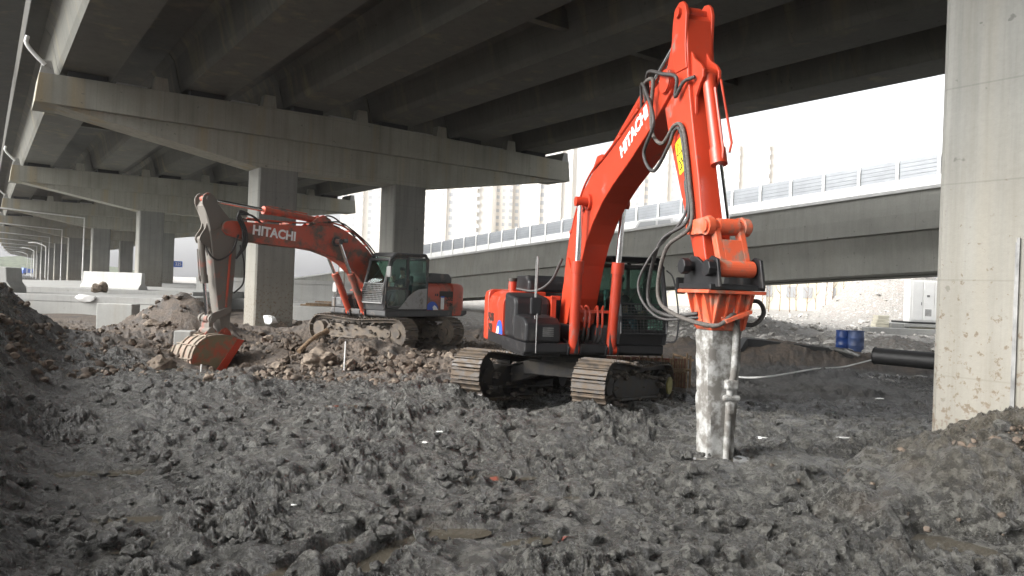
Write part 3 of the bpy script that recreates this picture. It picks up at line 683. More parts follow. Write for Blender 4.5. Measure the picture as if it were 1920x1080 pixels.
# black membrane strip along the bank
pts = [(1374, 690, 26.2), (1397, 648, 26.8), (1410, 643, 27), (1470, 650, 27), (1540, 658, 26.8), (1600, 664, 26.5)]
mb = MB(); P3 = [at(*q) for q in pts]; vs = []
for q in smooth_path(P3, 5): vs += [q+Vector((0, 0, .14)), q+Vector((0, .6, .17)), q+Vector((0, .62, -.25)), q+Vector((0, -.05, -.14))]
n = len(vs)//4; fs = [(4*i+j, 4*i+(j+1) % 4, 4*(i+1)+(j+1) % 4, 4*(i+1)+j) for i in range(n-1) for j in range(4)]+[(0, 1, 2, 3), (4*n-1, 4*n-2, 4*n-3, 4*n-4)]
mb.add(vs, fs); o = mb.build('black_membrane', 'tarp', origin=tuple(P3[0])); tag(o, 'black plastic sheet edge draped along the brown pit bank', 'sheet')
for k in range(3):
    a = at(1540+k*22, 657+k*3, 26.9-.2*k); b = at(1600+k*6, 667+k*2, 26.4-.2*k); mb = MB(); mb.cyl(a+Vector((0, 0, .14)), b+Vector((0, 0, .06)), .05, n=8)
    o = mb.build('thin_pipe', 'steel', smooth=True, origin=tuple(a)); tag(o, 'thin grey pipe resting on the black sheet before the drums, %s from the left' % ORD[k], 'pipe', 'thin pipes before the drums')
# hose across the pit
pts = [(1366, 714), (1400, 716), (1440, 714), (1480, 708), (1530, 699), (1575, 697), (1610, 691), (1650, 681)]
P3 = []
for q in pts:
    h = hit(*q); P3.append(h+Vector((0, 0, .12)))
mb = MB(); mb.tube(smooth_path(P3, 6), .027, 8); o = mb.build('water_hose', 'pipe_white', smooth=True, origin=tuple(P3[0])); tag(o, 'pale hose snaking over the dark pit towards the black pipe', 'hose')
for k, (x0, y0, x1, y1, Y) in enumerate(((1225, 692, 1293, 694, 16.6), (1225, 697, 1285, 697, 16.4), (1300, 676, 1262, 664, 18.5))):
    a = at(x0, y0, Y); b = at(x1, y1, Y); mb = MB(); mb.cyl(a, b, .03, n=8); o = mb.build('timber_pole', 'wood', origin=tuple(a), smooth=True); tag(o, ('upper', 'lower', 'slanting rear')[k]+' thin pale pole lying between the fence slats and the hammer', 'pole', 'poles beside the slat row')
# row of upright red brown slats
sr = thing('slat_row', 'row of upright red brown timber slats behind the near excavator track', 'fence', (3.2, 17.4, 0), R(-2))
rnd = random.Random(9); mb = MB(); x = -1.7
while x < 1.15:
    w = rnd.uniform(.02, .045); hgt = rnd.uniform(.50, .66)+.06*(x > .8); mb.bb(x, x+w, rnd.uniform(-.05, 0), .04, -.2, hgt); x += w+rnd.uniform(.02, .05)
mb.build('slats', 'wood', sr)
mb = MB(); mb.bb(-1.7, 1.0, .06, .10, -.2, .56); mb.build('panel', 'redpanel', sr)
# white cabinets on plinth
cb = thing('electrical_cabinet', 'tall white three door electrical cabinet on a raised concrete plinth', 'cabinet', (0, 0, 0))
a = at(1705, 603, 48); x0 = a.x; z0 = a.z
mb = MB(); mb.bb(x0, x0+5.0, 48, 48.8, z0, z0+2.75); mb.build('housing', 'cabinet', cb, bevel=.02)
for k, (d0, d1) in enumerate(((.15, .78), (.88, 1.55), (1.62, 2.35), (2.42, 3.2))):
    mb = MB(); mb.bb(x0+d0, x0+d1, 47.955, 47.998, z0+.12, z0+2.65); d = mb.build('door', 'cabinet', cb, bevel=.008)
    mb = MB()
    if k in (1, 2):
        for j in range(6): mb.bb(x0+d0+.12+j*.07, x0+d0+.15+j*.07, 47.94, 47.953, z0+.4, z0+.85)
        mb.bb(x0+d0+.2, x0+d0+.38, 47.94, 47.953, z0+1.65, z0+1.78)
    else: mb.bb(x0+d1-.07, x0+d1-.04, 47.93, 47.953, z0+1.1, z0+1.3)
    mb.build('vent', 'steel', d)
mb = MB(); mb.bb(x0-.1, x0+5.1, 47.85, 50.1, z0-.12, z0-.002); mb.build('base_frame', 'tarp', cb)
pl = thing('cabinet_plinth', 'cream concrete plinth with a vent under the white cabinet', 'plinth', (x0, 47.5, 0))
mb = MB(); mb.bb(-.6, 5.4, -.1, 2.9, z0-.32, z0-.125); mb.build('top_slab', 'newconc', pl, bevel=.01)
mb = MB(); mb.bb(-.3, 5.2, .3, 2.6, -.5, z0-.322); mb.build('recessed_wall', 'cream', pl)
mb = MB(); mb.bb(-1.4, -.302, 0, 2.6, -.5, z0-.13); mb.build('side_pier', 'newconc', pl, bevel=.02)
mb = MB(); mb.bb(.5, 1.1, .28, .298, z0-.85, z0-.5); mb.build('vent', 'tarp', pl)
mb = MB(); mb.bb(-3.4, 5.6, -1.0, -.12, -.5, .42); mb.build('kerb', 'newconc', pl, bevel=.02)
mb = MB(); 
for j in range(4): mb.bb(-2.3+.05*j, -1.42, .3, 1.0, .42+.2*j, .60+.2*j)
mb.build('block_stack', 'cream', pl, bevel=.02)
# cream building behind with bare saplings
fb = thing('low_cream_building', 'long cream coloured low building beyond the debris field', 'building', (30, 100, 1))
mb = MB(); mb.bb(-26, 40, 0, 8, -1, 9.5); mb.build('wall', 'cream', fb)
wn = None
for k in range(22):
    for j in range(2):
        if wn is None: mb = MB(); mb.bb(0, 1.3, -.06, .0, 0, 1.5); wn = mb.build('window', 'window', fb); o = wn
        else: o = wn.copy(); C.objects.link(o); o.parent = fb
        o.location = (-25+k*2.9+(k % 3)*.3, 0, 1.2+3.4*j)
for k in range(7):
    mb = MB(); x = -24+k*9.1; mb.bb(x, x+1.4, -.3, -.01, -1, 8.5); mb.build('pilaster', 'tower', fb)
rnd = random.Random(12)
def sapling():
    mb = MB(); H = rnd.uniform(3.4, 5)
    mb.tube(smooth_path([(0, 0, -.3), (.1, 0, H*.4), (rnd.uniform(-.3, .3), .1, H)], 4), [.06-.005*i for i in range(9)], 6)
    tw_ = MB()
    for k in range(9):
        z = H*rnd.uniform(.25, .95); a = rnd.uniform(0, 6.28); l = rnd.uniform(.5, 1.3)
        tw_.tube([(.05, 0, z), (.05+l*.4*math.cos(a), l*.4*math.sin(a), z+l*.5), (.05+l*.55*math.cos(a), l*.55*math.sin(a), z+l*1.1)], [.025, .018, .01], 5)
    r = thing('bare_sapling', 'x', 'tree'); mb.build('trunk', 'wood', r); tw_.build('branches', 'wood', r); return r
saps = [sapling() for _ in range(4)]
for k in range(14):
    px = 1392+k*17+rnd.uniform(-5, 5); p = at(px, 570, 86+rnd.uniform(-5, 5)); p.z = base1(p.x, p.y)
    o = saps[k] if k < 4 else dup(saps[k % 4], p, rnd.uniform(0, 6))
    o.location = p; o['label'] = 'thin bare sapling before the cream building, %s from the left' % (ORD[k] if k < 13 else 'last'); o['group'] = 'bare saplings before the cream building'

# ------------------------------------------------------------------ towers
def tower(px, Y, w, d, z1, mat, lab, cols, r0, nr, dz=3.2):
    b = at(px, 500, Y); t = thing('apartment_tower', lab, 'building', (b.x, Y, 0), -math.atan2(b.x, Y)*.6+random.uniform(-.2, .2))
    mb = MB(); mb.bb(-w/2, w/2, 0, d, 0, z1); mb.bb(-w*.32, -w*.12, -1.2, -.01, 0, z1-2); mb.bb(w*.12, w*.30, -1.2, -.01, 0, z1-2); mb.build('wall', mat, t)
    mb = MB(); mb.bb(-w*.15, w*.15, d*.3, d*.7, z1+.01, z1+4); mb.bb(-w/2-.4, w/2+.4, -.4, d+.4, z1+.005, z1+.009+.6) if 0 else None; mb.build('roof_house', mat, t)
    wn = None
    for j in range(nr):
        for c in range(cols):
            x = -w/2+(c+.5)*w/cols
            if -w*.34 < x < -w*.10 or w*.10 < x < w*.32: yy = -1.2
            else: yy = 0
            if wn is None: mb = MB(); mb.bb(-.75, .75, -.12, -.02, 0, 1.5); wn = mb.build('window', 'window', t); o = wn
            else: o = wn.copy(); C.objects.link(o); o.parent = t
            o.location = (x, yy, r0+j*dz)
tower(690, 330, 26, 16, 60, 'tower', 'pale far tower block seen just left of the second column', 7, 8, 14)
tower(850, 300, 30, 16, 52, 'tower', 'far pale tower block right of the second column above the ramp', 8, 10, 12)
tower(935, 345, 18, 14, 66, 'tower2', 'faint beige far tower block between the column and the near boom', 6, 12, 14)
tower(1020, 290, 20, 15, 75, 'tower', 'far tower block with window bays just left of the near boom', 6, 10, 15)
tower(1215, 300, 22, 15, 70, 'tower2', 'far beige tower block seen between the boom and the stick', 6, 12, 15)
tower(1395, 260, 24, 16, 58, 'tower2', 'tallest far tower block right of the stick with beige stripes', 7, 20, 13)
tower(1500, 330, 20, 16, 52, 'tower', 'far tower block at the right end of the skyline', 6, 24, 9)

# ------------------------------------------------------------------ far left
for k, (px, Y, s) in enumerate(((86, 120, 1), (70, 150, 1), (62, 185, 1))):
    b = at(px-30, 510, Y); b.z = 1
    lp = thing('street_lamp', ['nearest of the three curved arm street lamps under the far viaduct', 'middle one of the three curved arm street lamps under the far viaduct', 'farthest of the three curved arm street lamps under the far viaduct'][k], 'street lamp', b, 0, 'street lamps at the far left')
    mb = MB(); mb.tube(smooth_path([(2.5, 0, 0), (2.5, 0, 4.6), (2.2, 0, 5.2), (1.2, 0, 5.6), (0, 0, 5.7)], 5), .07, 8); mb.build('pole', 'pipe_white', lp, smooth=True)
    mb = MB(); mb.bb(-.4, .2, -.1, .1, 5.6, 5.7); mb.build('lamp_head', 'pipe_white', lp)
p = at(27, 521, 260); tr = thing('red_car', 'tiny red car on the far road at left', 'car', (p.x, 260, .1), R(10))
mb = MB(); mb.prism([(-2, .3), (2, .3), (2, .8), (1.2, .95), (.6, 1.5), (-1.3, 1.5), (-2, 1)], -.8, .8); mb.build('body', 'red', tr, bevel=.05)
for x in (-1.2, 1.2): mb = MB(); mb.cyl((x, -.85, .32), (x, .85, .32), .32, n=12); mb.build('wheel', 'rubber', tr)
p = at(50, 522, 330); tr = thing('blue_truck', 'tiny blue truck on the far road beside the far columns', 'truck', (p.x, 330, .1), R(60))
mb = MB(); mb.prism([(-2.2, .5), (-.2, .5), (-.2, 3.0), (-1.7, 3.0), (-2.2, 2)], -1.1, 1.1); mb.build('cab', 'bluev', tr, bevel=.05)
mb = MB(); mb.bb(0, 3.5, -1.1, 1.1, .8, 2.7); mb.build('cargo_box', 'bluev', tr, bevel=.04)
for x in (-1.2, 2.4): mb = MB(); mb.cyl((x, -1.15, .45), (x, 1.15, .45), .45, n=12); mb.build('wheel', 'rubber', tr)
p = at(330, 502, 110)
sg = thing('road_sign', 'far blue road sign panel right of the far columns', 'sign', (p.x, 110, 0))
mb = MB(); mb.bb(-1.3, .95, -.04, .04, p.z+.1, p.z+1.0); pn = mb.build('sign_panel', 'bluev', sg)
text('225', .62, 'lettering', 'white', pn, Matrix.Translation((.35, -.05, p.z+.55)) @ Matrix.Rotation(R(90), 4, 'X'), .01)
mb = MB(); mb.cyl((-1.2, .1, -1), (-1.2, .1, p.z+1), .08); mb.build('post', 'steel', sg)
# blue stacked crates at left edge below slab
mb = MB()
p = at(4, 584, 34.5)
for j in range(3): mb.bb(p.x-1.0, p.x+.28, 34.4, 35, .1+.3*j, .36+.3*j)
o = mb.build('blue_crates', 'drum', origin=(p.x, 34.6, .1), bevel=.02); tag(o, 'stacked blue crates at the left picture edge below the road slab', 'crates')
# hills far left
mb = MB(); n = 60; vs = []
for i in range(n):
    a = R(-75+i*1.0); r = 620
    h = 26+22*mnoise.noise(Vector((i*.11, 0, 3)))+8*mnoise.noise(Vector((i*.5, 0, 1))); h *= (1-min(1, max(0, (i-36)/14)))
    vs += [(r*math.sin(a), r*math.cos(a), -2), ((r+60)*math.sin(a), (r+60)*math.cos(a), h), ((r+160)*math.sin(a), (r+160)*math.cos(a), -2)]
fs = [(3*i+j, 3*(i+1)+j, 3*(i+1)+j+1, 3*i+j+1) for i in range(n-1) for j in range(2)]
mb.add(vs, fs); o = mb.build('hills', 'foliage', smooth=True); o['kind'] = 'structure'
# ------------------------------------------------------------------ excavators
P_CAKE = 170
M['caked'] = simple('caked_mud', (.085, .072, .058), .75, bump=1, bscale=14, var=.5)
def make_track(root, sgn, yaw, halfL, gy, mt, mf, Rw=.42, hub=False, tl=0.):
    """one crawler: children of root, laid out in a frame turned by yaw about the swing centre"""
    m = Matrix(((1, 0, 0), (0, 1, 0), (math.cos(yaw)*tl, math.sin(yaw)*tl, 1))) @ rotz(yaw); y0 = sgn*gy; sw = .60
    # path of the chain
    zc = Rw+.07; pts = []
    n = 14
    for i in range(n+1): a = math.pi/2-math.pi*i/n; pts.append((halfL+Rw*math.cos(a), zc+Rw*math.sin(a)))      # front idler
    for i in range(1, 8): pts.append((halfL-2*halfL*i/8, .07))
    for i in range(n+1): a = -math.pi/2-math.pi*i/n; pts.append((-halfL+Rw*math.cos(a), zc+Rw*math.sin(a)))
    for i in range(1, 8): t = i/8; pts.append((-halfL+2*halfL*t, zc+Rw-.05*math.sin(math.pi*t)+.02*math.sin(3*math.pi*t)))
    P = [Vector((p[0], 0, p[1])) for p in pts]; seg = [(P[(i+1) % len(P)]-P[i]).length for i in range(len(P))]; tot = sum(seg)
    N = 42; mb = MB(); link = MB()
    for k in range(N):
        d = tot*k/N; i = 0
        while d > seg[i]: d -= seg[i]; i += 1
        a, b = P[i], P[(i+1) % len(P)]; c = a+(b-a)*(d/seg[i]); tx = (b-a).normalized(); nz = Vector((tx.z, 0, -tx.x))
        if nz.dot(c-Vector((0, 0, zc)) if abs(c.x) < halfL else c-Vector((math.copysign(halfL, c.x), 0, zc))) < 0: nz = -nz
        L = tot/N*.47
        def q(t, h, y): v = c+tx*t+nz*h; return m @ Vector((v.x, y0+y, v.z))
        y_ = sw/2
        mb.hexa([q(-L, .0, -y_), q(L, 0, -y_), q(L, 0, y_), q(-L, 0, y_), q(-L, .022, -y_), q(L, .022, -y_), q(L, .022, y_), q(-L, .022, y_)])
        for g in (-.72, .35):
            mb.hexa([q(L*g-.012, .02, -y_), q(L*g+.012, .02, -y_), q(L*g+.012, .02, y_), q(L*g-.012, .02, y_), q(L*g-.007, .058, -y_), q(L*g+.007, .058, -y_), q(L*g+.007, .058, y_), q(L*g-.007, .058, y_)])
        for yy in (-.13, .13):
            link.hexa([q(-L*1.05, -.10, yy-.025), q(L*1.05, -.10, yy-.025), q(L*1.05, -.10, yy+.025), q(-L*1.05, -.10, yy+.025), q(-L*1.05, -.003, yy-.025), q(L*1.05, -.003, yy-.025), q(L*1.05, -.003, yy+.025), q(-L*1.05, -.003, yy+.025)])
    tr = mb.build('track', mt, root); link.build('link_chain', mf, tr)
    def T(x, y, z): return m @ Vector((x, y0+y, z))
    fb = MB(); fr = lambda a, b, c: T(a, b, c)
    fb.prism([(-halfL+.35, .28), (halfL-.45, .28), (halfL-.25, .40), (halfL-.25, .55), (halfL-.6, .68), (-halfL+.4, .68), (-halfL+.2, .5)], -.20, .20, fr)
    fb.prism([(-halfL+.5, .24), (halfL-.5, .24), (halfL-.5, .30), (-halfL+.5, .30)], -.27, .27, fr)
    fr_ = fb.build('track_frame', mf, tr, bevel=.02)
    for x in [-halfL+.55+i*(2*halfL-1.1)/6 for i in range(7)]:
        w = MB(); w.cyl(T(x, -.20, .25), T(x, .20, .25), .105, n=16); w.build('roller', mf, tr, smooth=True)
    for x in (-.55, .6):
        w = MB(); w.cyl(T(x, -.16, .76), T(x, .16, .76), .06, n=12); w.build('carrier_roller', mf, tr, smooth=True)
    w = MB(); w.cyl(T(halfL, -.17, zc), T(halfL, .17, zc), Rw-.09, n=24); w.cyl(T(halfL, -.22, zc), T(halfL, .22, zc), .14); w.build('idler', mf, tr, smooth=True)
    w = MB()
    w.cyl(T(-halfL, -.10, zc), T(-halfL, .10, zc), Rw-.12, n=24); w.cyl(T(-halfL, -.30, zc), T(-halfL, .30, zc), .24, n=24)
    for k in range(21):
        a = 2*math.pi*k/21; cx = -halfL+(Rw-.08)*math.cos(a); cz = zc+(Rw-.08)*math.sin(a)
        w.cyl(T(cx, -.04, cz), T(cx, .04, cz), .04, n=6)
    w.build('sprocket', mf, tr, smooth=True)
    w = MB(); rr_ = random.Random(int(17+sgn+halfL*100+(50 if mt == 'track' else 0)))
    for k in range(P_CAKE):
        sd_ = rr_.random()
        if sd_ < .45: c_ = T(rr_.uniform(-halfL, halfL), rr_.choice((-1, 1))*rr_.uniform(.16, .27), rr_.choice((.30, .68, .72, .5))+rr_.uniform(-.05, .05)); q_ = rr_.uniform(.03, .09)
        elif sd_ < .75: c_ = T(rr_.uniform(-halfL, halfL), rr_.uniform(-.28, .28), zc+Rw+.02); q_ = rr_.uniform(.02, .06)
        else: c_ = T(rr_.uniform(-halfL-.2, halfL+.1), rr_.choice((-1, 1))*rr_.uniform(.2, .34), rr_.uniform(.0, .22)); q_ = rr_.uniform(.04, .10)
        w.add(*lump(c_, q_, k*.61, (1.2, 1, .6), 2, .7))
    cm = w.build('caked_mud', 'caked', tr); cm['kind'] = 'stuff'
    if hub:
        w = MB(); w.cyl(T(-halfL, sgn*.301, zc), T(-halfL, sgn*.335, zc), .18, n=24); w.build('final_drive_cover', 'hub_yellow', tr, smooth=True)
    return tr
def cylinder_ram(root, name, a, b, r, split, mat, rodmat='chrome', head=True):
    """hydraulic ram: barrel from a, chrome rod to b"""
    a = Vector(a); b = Vector(b); d = b-a; c = a+d*split
    mb = MB(); mb.cyl(a+d.normalized()*.02, c, r, n=20); mb.cyl(c-d.normalized()*.20, c+d.normalized()*.01, r*1.22, n=20)
    yv = Vector((0, 1, 0)); mb.cyl(a-yv*r*.9, a+yv*r*.9, r*.95, n=16)
    o = mb.build(name, mat, root, smooth=True)
    mb = MB(); mb.cyl(c, b, r*.55, n=16); ro = mb.build('rod', rodmat, o, smooth=True)
    mb = MB(); mb.cyl(b-yv*r*.8, b+yv*r*.8, r*.9, n=16); mb.build('rod_eye', mat, o, smooth=True)
    n_ = d.cross(yv).normalized()
    mb = MB(); mb.tube([a+d*.12+n_*r*1.4, a+d*split*.9+n_*r*1.5, a+d*split+n_*r*.9], .018, 6); mb.build('pipe', mat, o, smooth=True)
    return o
def build_excavator(P):
    t = thing('excavator', P['label'], 'excavator', P['loc'], P['yaw'], 'orange crawler excavators')
    OR, ORA, BK, GM = P['orange'], P['orange_arm'], P['black'], P['frame']
    ty = P['tyaw']-P['yaw']
    for sg in (1, -1):
      tk_ = make_track(t, sg, ty, 1.62, 1.2, P['track'], GM, hub=(sg == P.get('hub', 0)), tl=P.get('tilt', 0)); tk_.location.z = P.get('tz', 0)
    tl = P.get('tilt', 0); m = Matrix(((1, 0, 0), (0, 1, 0), (math.cos(ty)*tl, math.sin(ty)*tl, 1))) @ rotz(ty)
    mb = MB(); f = lambda a, b, c: m @ Vector((a, b, c))
    for sx in (1, -1):
        # X frame legs arching down to the track frames, with top and bottom flanges
        prof = [(-1.15, .32), (-1.15, .62), (-.55, .80), (.55, .80), (1.15, .62), (1.15, .32), (.75, .42), (.3, .60), (-.3, .60), (-.75, .42)]
        mb.prism([(p[0], p[1]) for p in prof], sx*.55-.12, sx*.55+.12, lambda a, b, c: f(b, a, c))
        mb.prism([(-1.15, .625), (-.55, .805), (.55, .805), (1.15, .625), (1.15, .655), (.55, .835), (-.55, .835), (-1.15, .655)], sx*.55-.2, sx*.55+.2, lambda a, b, c: f(b, a, c))
    mb.prism([(-.75, .55), (.75, .55), (.75, .80), (-.75, .80)], -.7, .7, f)
    mb.build('car_body', GM, t, bevel=.015).location.z = P.get('tz', 0)
    mb = MB(); mb.cyl((0, 0, .60), (0, 0, .975), .62, n=40); mb.cyl((0, 0, .84), (0, 0, .88), .68, n=40); mb.build('swing_ring', GM, t, smooth=True)
    xr, xf = P.get('rear', -2.6), 1.32
    mb = MB(); mb.prism([(xr+.2, .98), (xf-.05, .98), (xf, 1.02), (xf, 1.18), (xr, 1.18), (xr, 1.05)], -1.33, 1.33)
    mb.bb(-.9, 1.38, -.42, -.34, 1.0, 1.5); mb.bb(-.9, 1.38, .24, .32, 1.0, 1.5); mb.bb(-.6, 1.1, -1.30, -.6, .92, 1.0)
    mb.build('revolving_frame', BK, t, bevel=.02)
    zt = P.get('zt', 2.08)
    # counterweight, rounded at the rear corners
    pl = []
    for i in range(7): a = math.pi/2*i/6; pl.append((xr+.45-.45*math.sin(a), -1.35+.45-.45*math.cos(a)))
    pl2 = [(p[0], -p[1]) for p in pl[::-1]]; pl = [(xr+.75, -1.35)]+pl+pl2+[(xr+.75, 1.35)]
    n = len(pl); mb = MB(); zz = [(1.0, 0), (1.08, .04), (zt-.15, .04), (zt-.03, -.02), (zt+.02, -.12)]
    vs = []
    for z, g in zz: vs += [(x-(g if x < xr+.7 else 0), y+math.copysign(min(g, 0) if abs(y) > 1 else 0, -y), z) for x, y in pl]
    fs = [(i*n+k, i*n+(k+1) % n, (i+1)*n+(k+1) % n, (i+1)*n+k) for i in range(len(zz)-1) for k in range(n)]+[tuple(range(n-1, -1, -1)), tuple(range((len(zz)-1)*n, len(zz)*n))]
    mb.add(vs, fs); mb.build('counterweight', OR, t, bevel=.02, smooth=True)
    # side covers: rounded shoulder; right and left
    def cover(sg, x0, x1, name, mat, dy=0., top=zt):
        y = sg*(1.33+dy); arc = [(y, 1.185), (y, top-.28)]
        for i in range(6): a = math.pi/2*i/5; arc.append((y-sg*.28*(1-math.cos(a)), top-.28+.28*math.sin(a)))
        arc += [(sg*.45, top), (sg*.45, 1.185)]
        mb = MB(); mb.prismx(arc, x0, x1); return mb.build(name, mat, t, bevel=.012)
    g = .008
    cR = [cover(-1, xr+.75+g, -1.45, 'side_cover', OR), cover(-1, -1.45+g, -1.0, 'side_cover', OR), cover(-1, -1.0+g, -.45, 'side_cover', OR)]
    cL = [cover(1, xr+.75+g, -1.1, 'side_cover', OR), cover(1, -1.1+g, -.46, 'side_cover', OR)]
    mb = MB(); mb.bb(xr+.76, -.47, -.44, .44, 1.19, zt-.02); mb.build('engine_bay', BK, t)
    mb = MB(); mb.prism([(-1.95, zt+.005), (-.75, zt+.005), (-.75, zt+.22), (-.95, zt+.34), (-1.8, zt+.34), (-1.95, zt+.2)], *((-.75, .1) if P['kind'] == 1 else (-.35, 1.05))); mb.build('engine_hood', P['hood'], t, bevel=.05)
    # grille slats of the left rear cover
    mb = MB()
    for k in range(14): mb.bb(-1.75+k*.05, -1.725+k*.05, 1.332, 1.345, zt-.42, zt-.27); mb.bb(-1.75+k*.05, -1.725+k*.05, 1.332, 1.345, zt-.24+.0, zt-.24+.002)
    mb.bb(-1.78, -1.05, 1.330, 1.336, zt-.45, zt-.25); mb.build('air_grille', 'blackdecal', cL[0])
    # right front: tank and tool box
    mb = MB(); mb.prism([(-.44, 1.19), (.42, 1.19), (.42, zt-.22), (.34, zt-.10), (-.44, zt-.02)], -1.31, -.62); mb.build('fuel_tank', BK, t, bevel=.06)
    mb = MB(); mb.prism([(.43, 1.19), (1.30, 1.19), (1.30, 1.52), (1.12, 1.62), (.43, 1.66)], -1.32, -.66); tb = mb.build('tool_box', BK, t, bevel=.04)
    mb = MB()
    for k in range(5): mb.bb(1.302, 1.315, -1.0, -.80, 1.30+.035*k, 1.318+.035*k)
    mb.build('step_plate', 'steel', tb)
    mb = MB(); mb.bb(-.1, .44, -.60, -.50, 1.19, zt-.08); mb.bb(.36, .44, -.60, -.42, zt-.14, zt-.06); mb.build('bulkhead', OR, t, bevel=.01)
    mb = MB(); mb.cyl((-1.1, -1.0, zt-.02), (-1.1, -1.0, zt+.20), .085); pc = mb.build('pre_cleaner', OR, t, smooth=True)
    mb = MB(); mb.cyl((-1.1, -1.0, zt+.20), (-1.1, -1.0, zt+.27), .10); mb.build('cap', 'blackdecal', pc, smooth=True)
    # handrail loop and mirror on the tank
    mb = MB(); x, y = 1.2, -1.12
    mb.tube(smooth_path([(x, y, 1.6), (x, y+.01, 2.3), (x-.02, y+.02, 2.66), (x-.10, y+.03, 2.72), (x-.18, y+.04, 2.66), (x-.2, y+.04, 2.3), (x-.2, y+.05, 1.62)], 5), .016, 8)
    mb.tube([(x+.12, y, 1.0), (x+.12, y, 1.7)], .014, 6); hr = mb.build('handrail', 'steel' if P['kind'] == 1 else GM, t, smooth=True)
    mb = MB(); mb.box((x+.1, y-.02, 1.83), (.06, .22, .32)); mb.build('mirror', BK if P['kind'] == 1 else 'pale_mach', t, bevel=.03)
    # ---- cab
    y0, y1 = .38, 1.35; cabm = P['cab']
    A, B, Cc, D, E, Fq, Gq = (-.44, 1.2), (1.34, 1.2), (1.43, 1.75), (1.16, 2.76), (.98, 2.93), (-.36, 2.96), (-.46, 2.84)
    cab = MB()
    for y in (y0+.04, y1-.04):
        for a, b, r in ((B, Cc, .05), (Cc, D, .05), (D, E, .055), (E, Fq, .06), (Fq, Gq, .05), (Gq, A, .055)):
            cab.tube([(a[0], y, a[1]), (b[0], y, b[1])], r, 8)
    cab.tube([(.42, y1-.035, 1.2), (.42, y1-.035, 2.92)], .045, 8)
    for q, r in ((Cc, .035), (D, .05), (Gq, .05)): cab.tube([(q[0], y0, q[1]), (q[0], y1, q[1])], r, 8)
    cab.prism([A, B, (1.40, 1.52), (-.44, 1.52)], y0, y0+.04); 
    cab.bb(-.46, -.40, y0, y1, 1.2, 2.0)
    cab.prism([(1.31, 1.2), (1.36, 1.2), (1.41, 1.5), (1.36, 1.5)], y0+.02, y1-.02)
    cab.bb(-.44, 1.33, y0, y1, 1.185, 1.23)
    cb_ = cab.build('cab', cabm, t, smooth=True)
    mb = MB(); mb.prism([(-.42, 2.92), (.98, 2.90), (1.10, 2.86), (1.0, 2.98), (.85, 3.0), (-.33, 3.0)], y0+.01, y1-.01); mb.build('roof', cabm, cb_, bevel=.03)
    mb = MB(); mb.prism([(1.415, 1.72), (1.425, 1.76), (1.165, 2.74), (1.15, 2.74)], y0+.06, y1-.06); mb.build('windscreen', 'glass', cb_)
    mb = MB(); mb.prism([(1.385, 1.5), (1.41, 1.72), (1.40, 1.72), (1.375, 1.5)], y0+.06, y1-.06); mb.build('lower_window', 'glass', cb_)
    mb = MB(); mb.prism([(-.38, 2.0), (-.38, 2.86), (.96, 2.86), (1.10, 2.74), (1.36, 1.78), (1.33, 1.54), (-.38, 1.54)], y0+.03, y0+.036); mb.build('side_window', 'glass', cb_)
    mb = MB(); mb.prism([(-.455, 2.0), (-.45, 2.0), (-.45, 2.85), (-.455, 2.85)], y0+.05, y1-.05); mb.build('rear_window', 'glass', cb_)
    # door with two panes, rear quarter window, pale swoosh panel
    dr = MB(); yd = y1-.005
    def ring(pp, w, yA, yB):
        c = Vector((sum(p[0] for p in pp)/len(pp), sum(p[1] for p in pp)/len(pp))); n = len(pp)
        inn = [(c.x+(p[0]-c.x)*(1-w), c.y+(p[1]-c.y)*(1-w)) for p in pp]
        for i in range(n):
            j = (i+1) % n; dr.hexa([(pp[i][0], yA, pp[i][1]), (pp[j][0], yA, pp[j][1]), (inn[j][0], yA, inn[j][1]), (inn[i][0], yA, inn[i][1]), (pp[i][0], yB, pp[i][1]), (pp[j][0], yB, pp[j][1]), (inn[j][0], yB, inn[j][1]), (inn[i][0], yB, inn[i][1])])
    ring([(.46, 1.26), (1.28, 1.26), (1.37, 1.76), (1.10, 2.74), (.95, 2.86), (.46, 2.86)], .09, yd-.02, yd+.02)
    dr.bb(.48, 1.34, yd-.02, yd+.02, 1.84, 1.91); door = dr.build('door', cabm, cb_)
    mb = MB(); mb.prism([(.50, 1.90), (1.31, 1.90), (1.07, 2.71), (.93, 2.82), (.50, 2.82)], yd-.005, yd+.003); mb.build('pane', 'glass', door)
    mb = MB(); mb.prism([(.50, 1.30), (1.26, 1.30), (1.33, 1.74), (1.31, 1.85), (.50, 1.85)], yd-.005, yd+.003); mb.build('pane', 'glass', door)
    mb = MB(); mb.tube([(.56, yd+.05, 1.95), (.56, yd+.05, 2.15)], .014, 6); mb.build('handle', cabm, door)
    mb = MB(); mb.prism([(-.38, 1.98), (.38, 2.0), (.38, 2.85), (-.34, 2.86)], yd-.02, yd-.012); mb.build('quarter_window', 'glass', cb_)
    mb = MB(); mb.prism([(-.43, 1.23), (.82, 1.23), (.60, 1.40), (.40, 1.62), (.2, 1.76), (-.05, 1.86), (-.43, 1.90)], yd+.005, yd+.022); mb.build('lower_side_panel', P['swoosh'], cb_, bevel=.008)
    # guard grille on the lower windscreen
    gr = MB(); gx = lambda z: 1.47 if z < 1.8 else 1.47-(z-1.8)*.27
    for k in range(15): y = y0+.05+k*(y1-y0-.1)/14; gr.tube([(gx(1.42), y, 1.42), (gx(2.0), y, 2.0)], .007, 5)
    for k in range(11): z = 1.42+k*.058; gr.tube([(gx(z), y0+.05, z), (gx(z), y1-.05, z)], .007, 5)
    for z in (1.41, 2.01): gr.tube([(gx(z), y0+.04, z), (gx(z), y1-.04, z)], .018, 6)
    for y in (y0+.04, y1-.04): gr.tube([(gx(1.41), y, 1.41), (gx(2.01), y, 2.01)], .018, 6)
    gr.build('guard_grille', P['grille'], cb_)
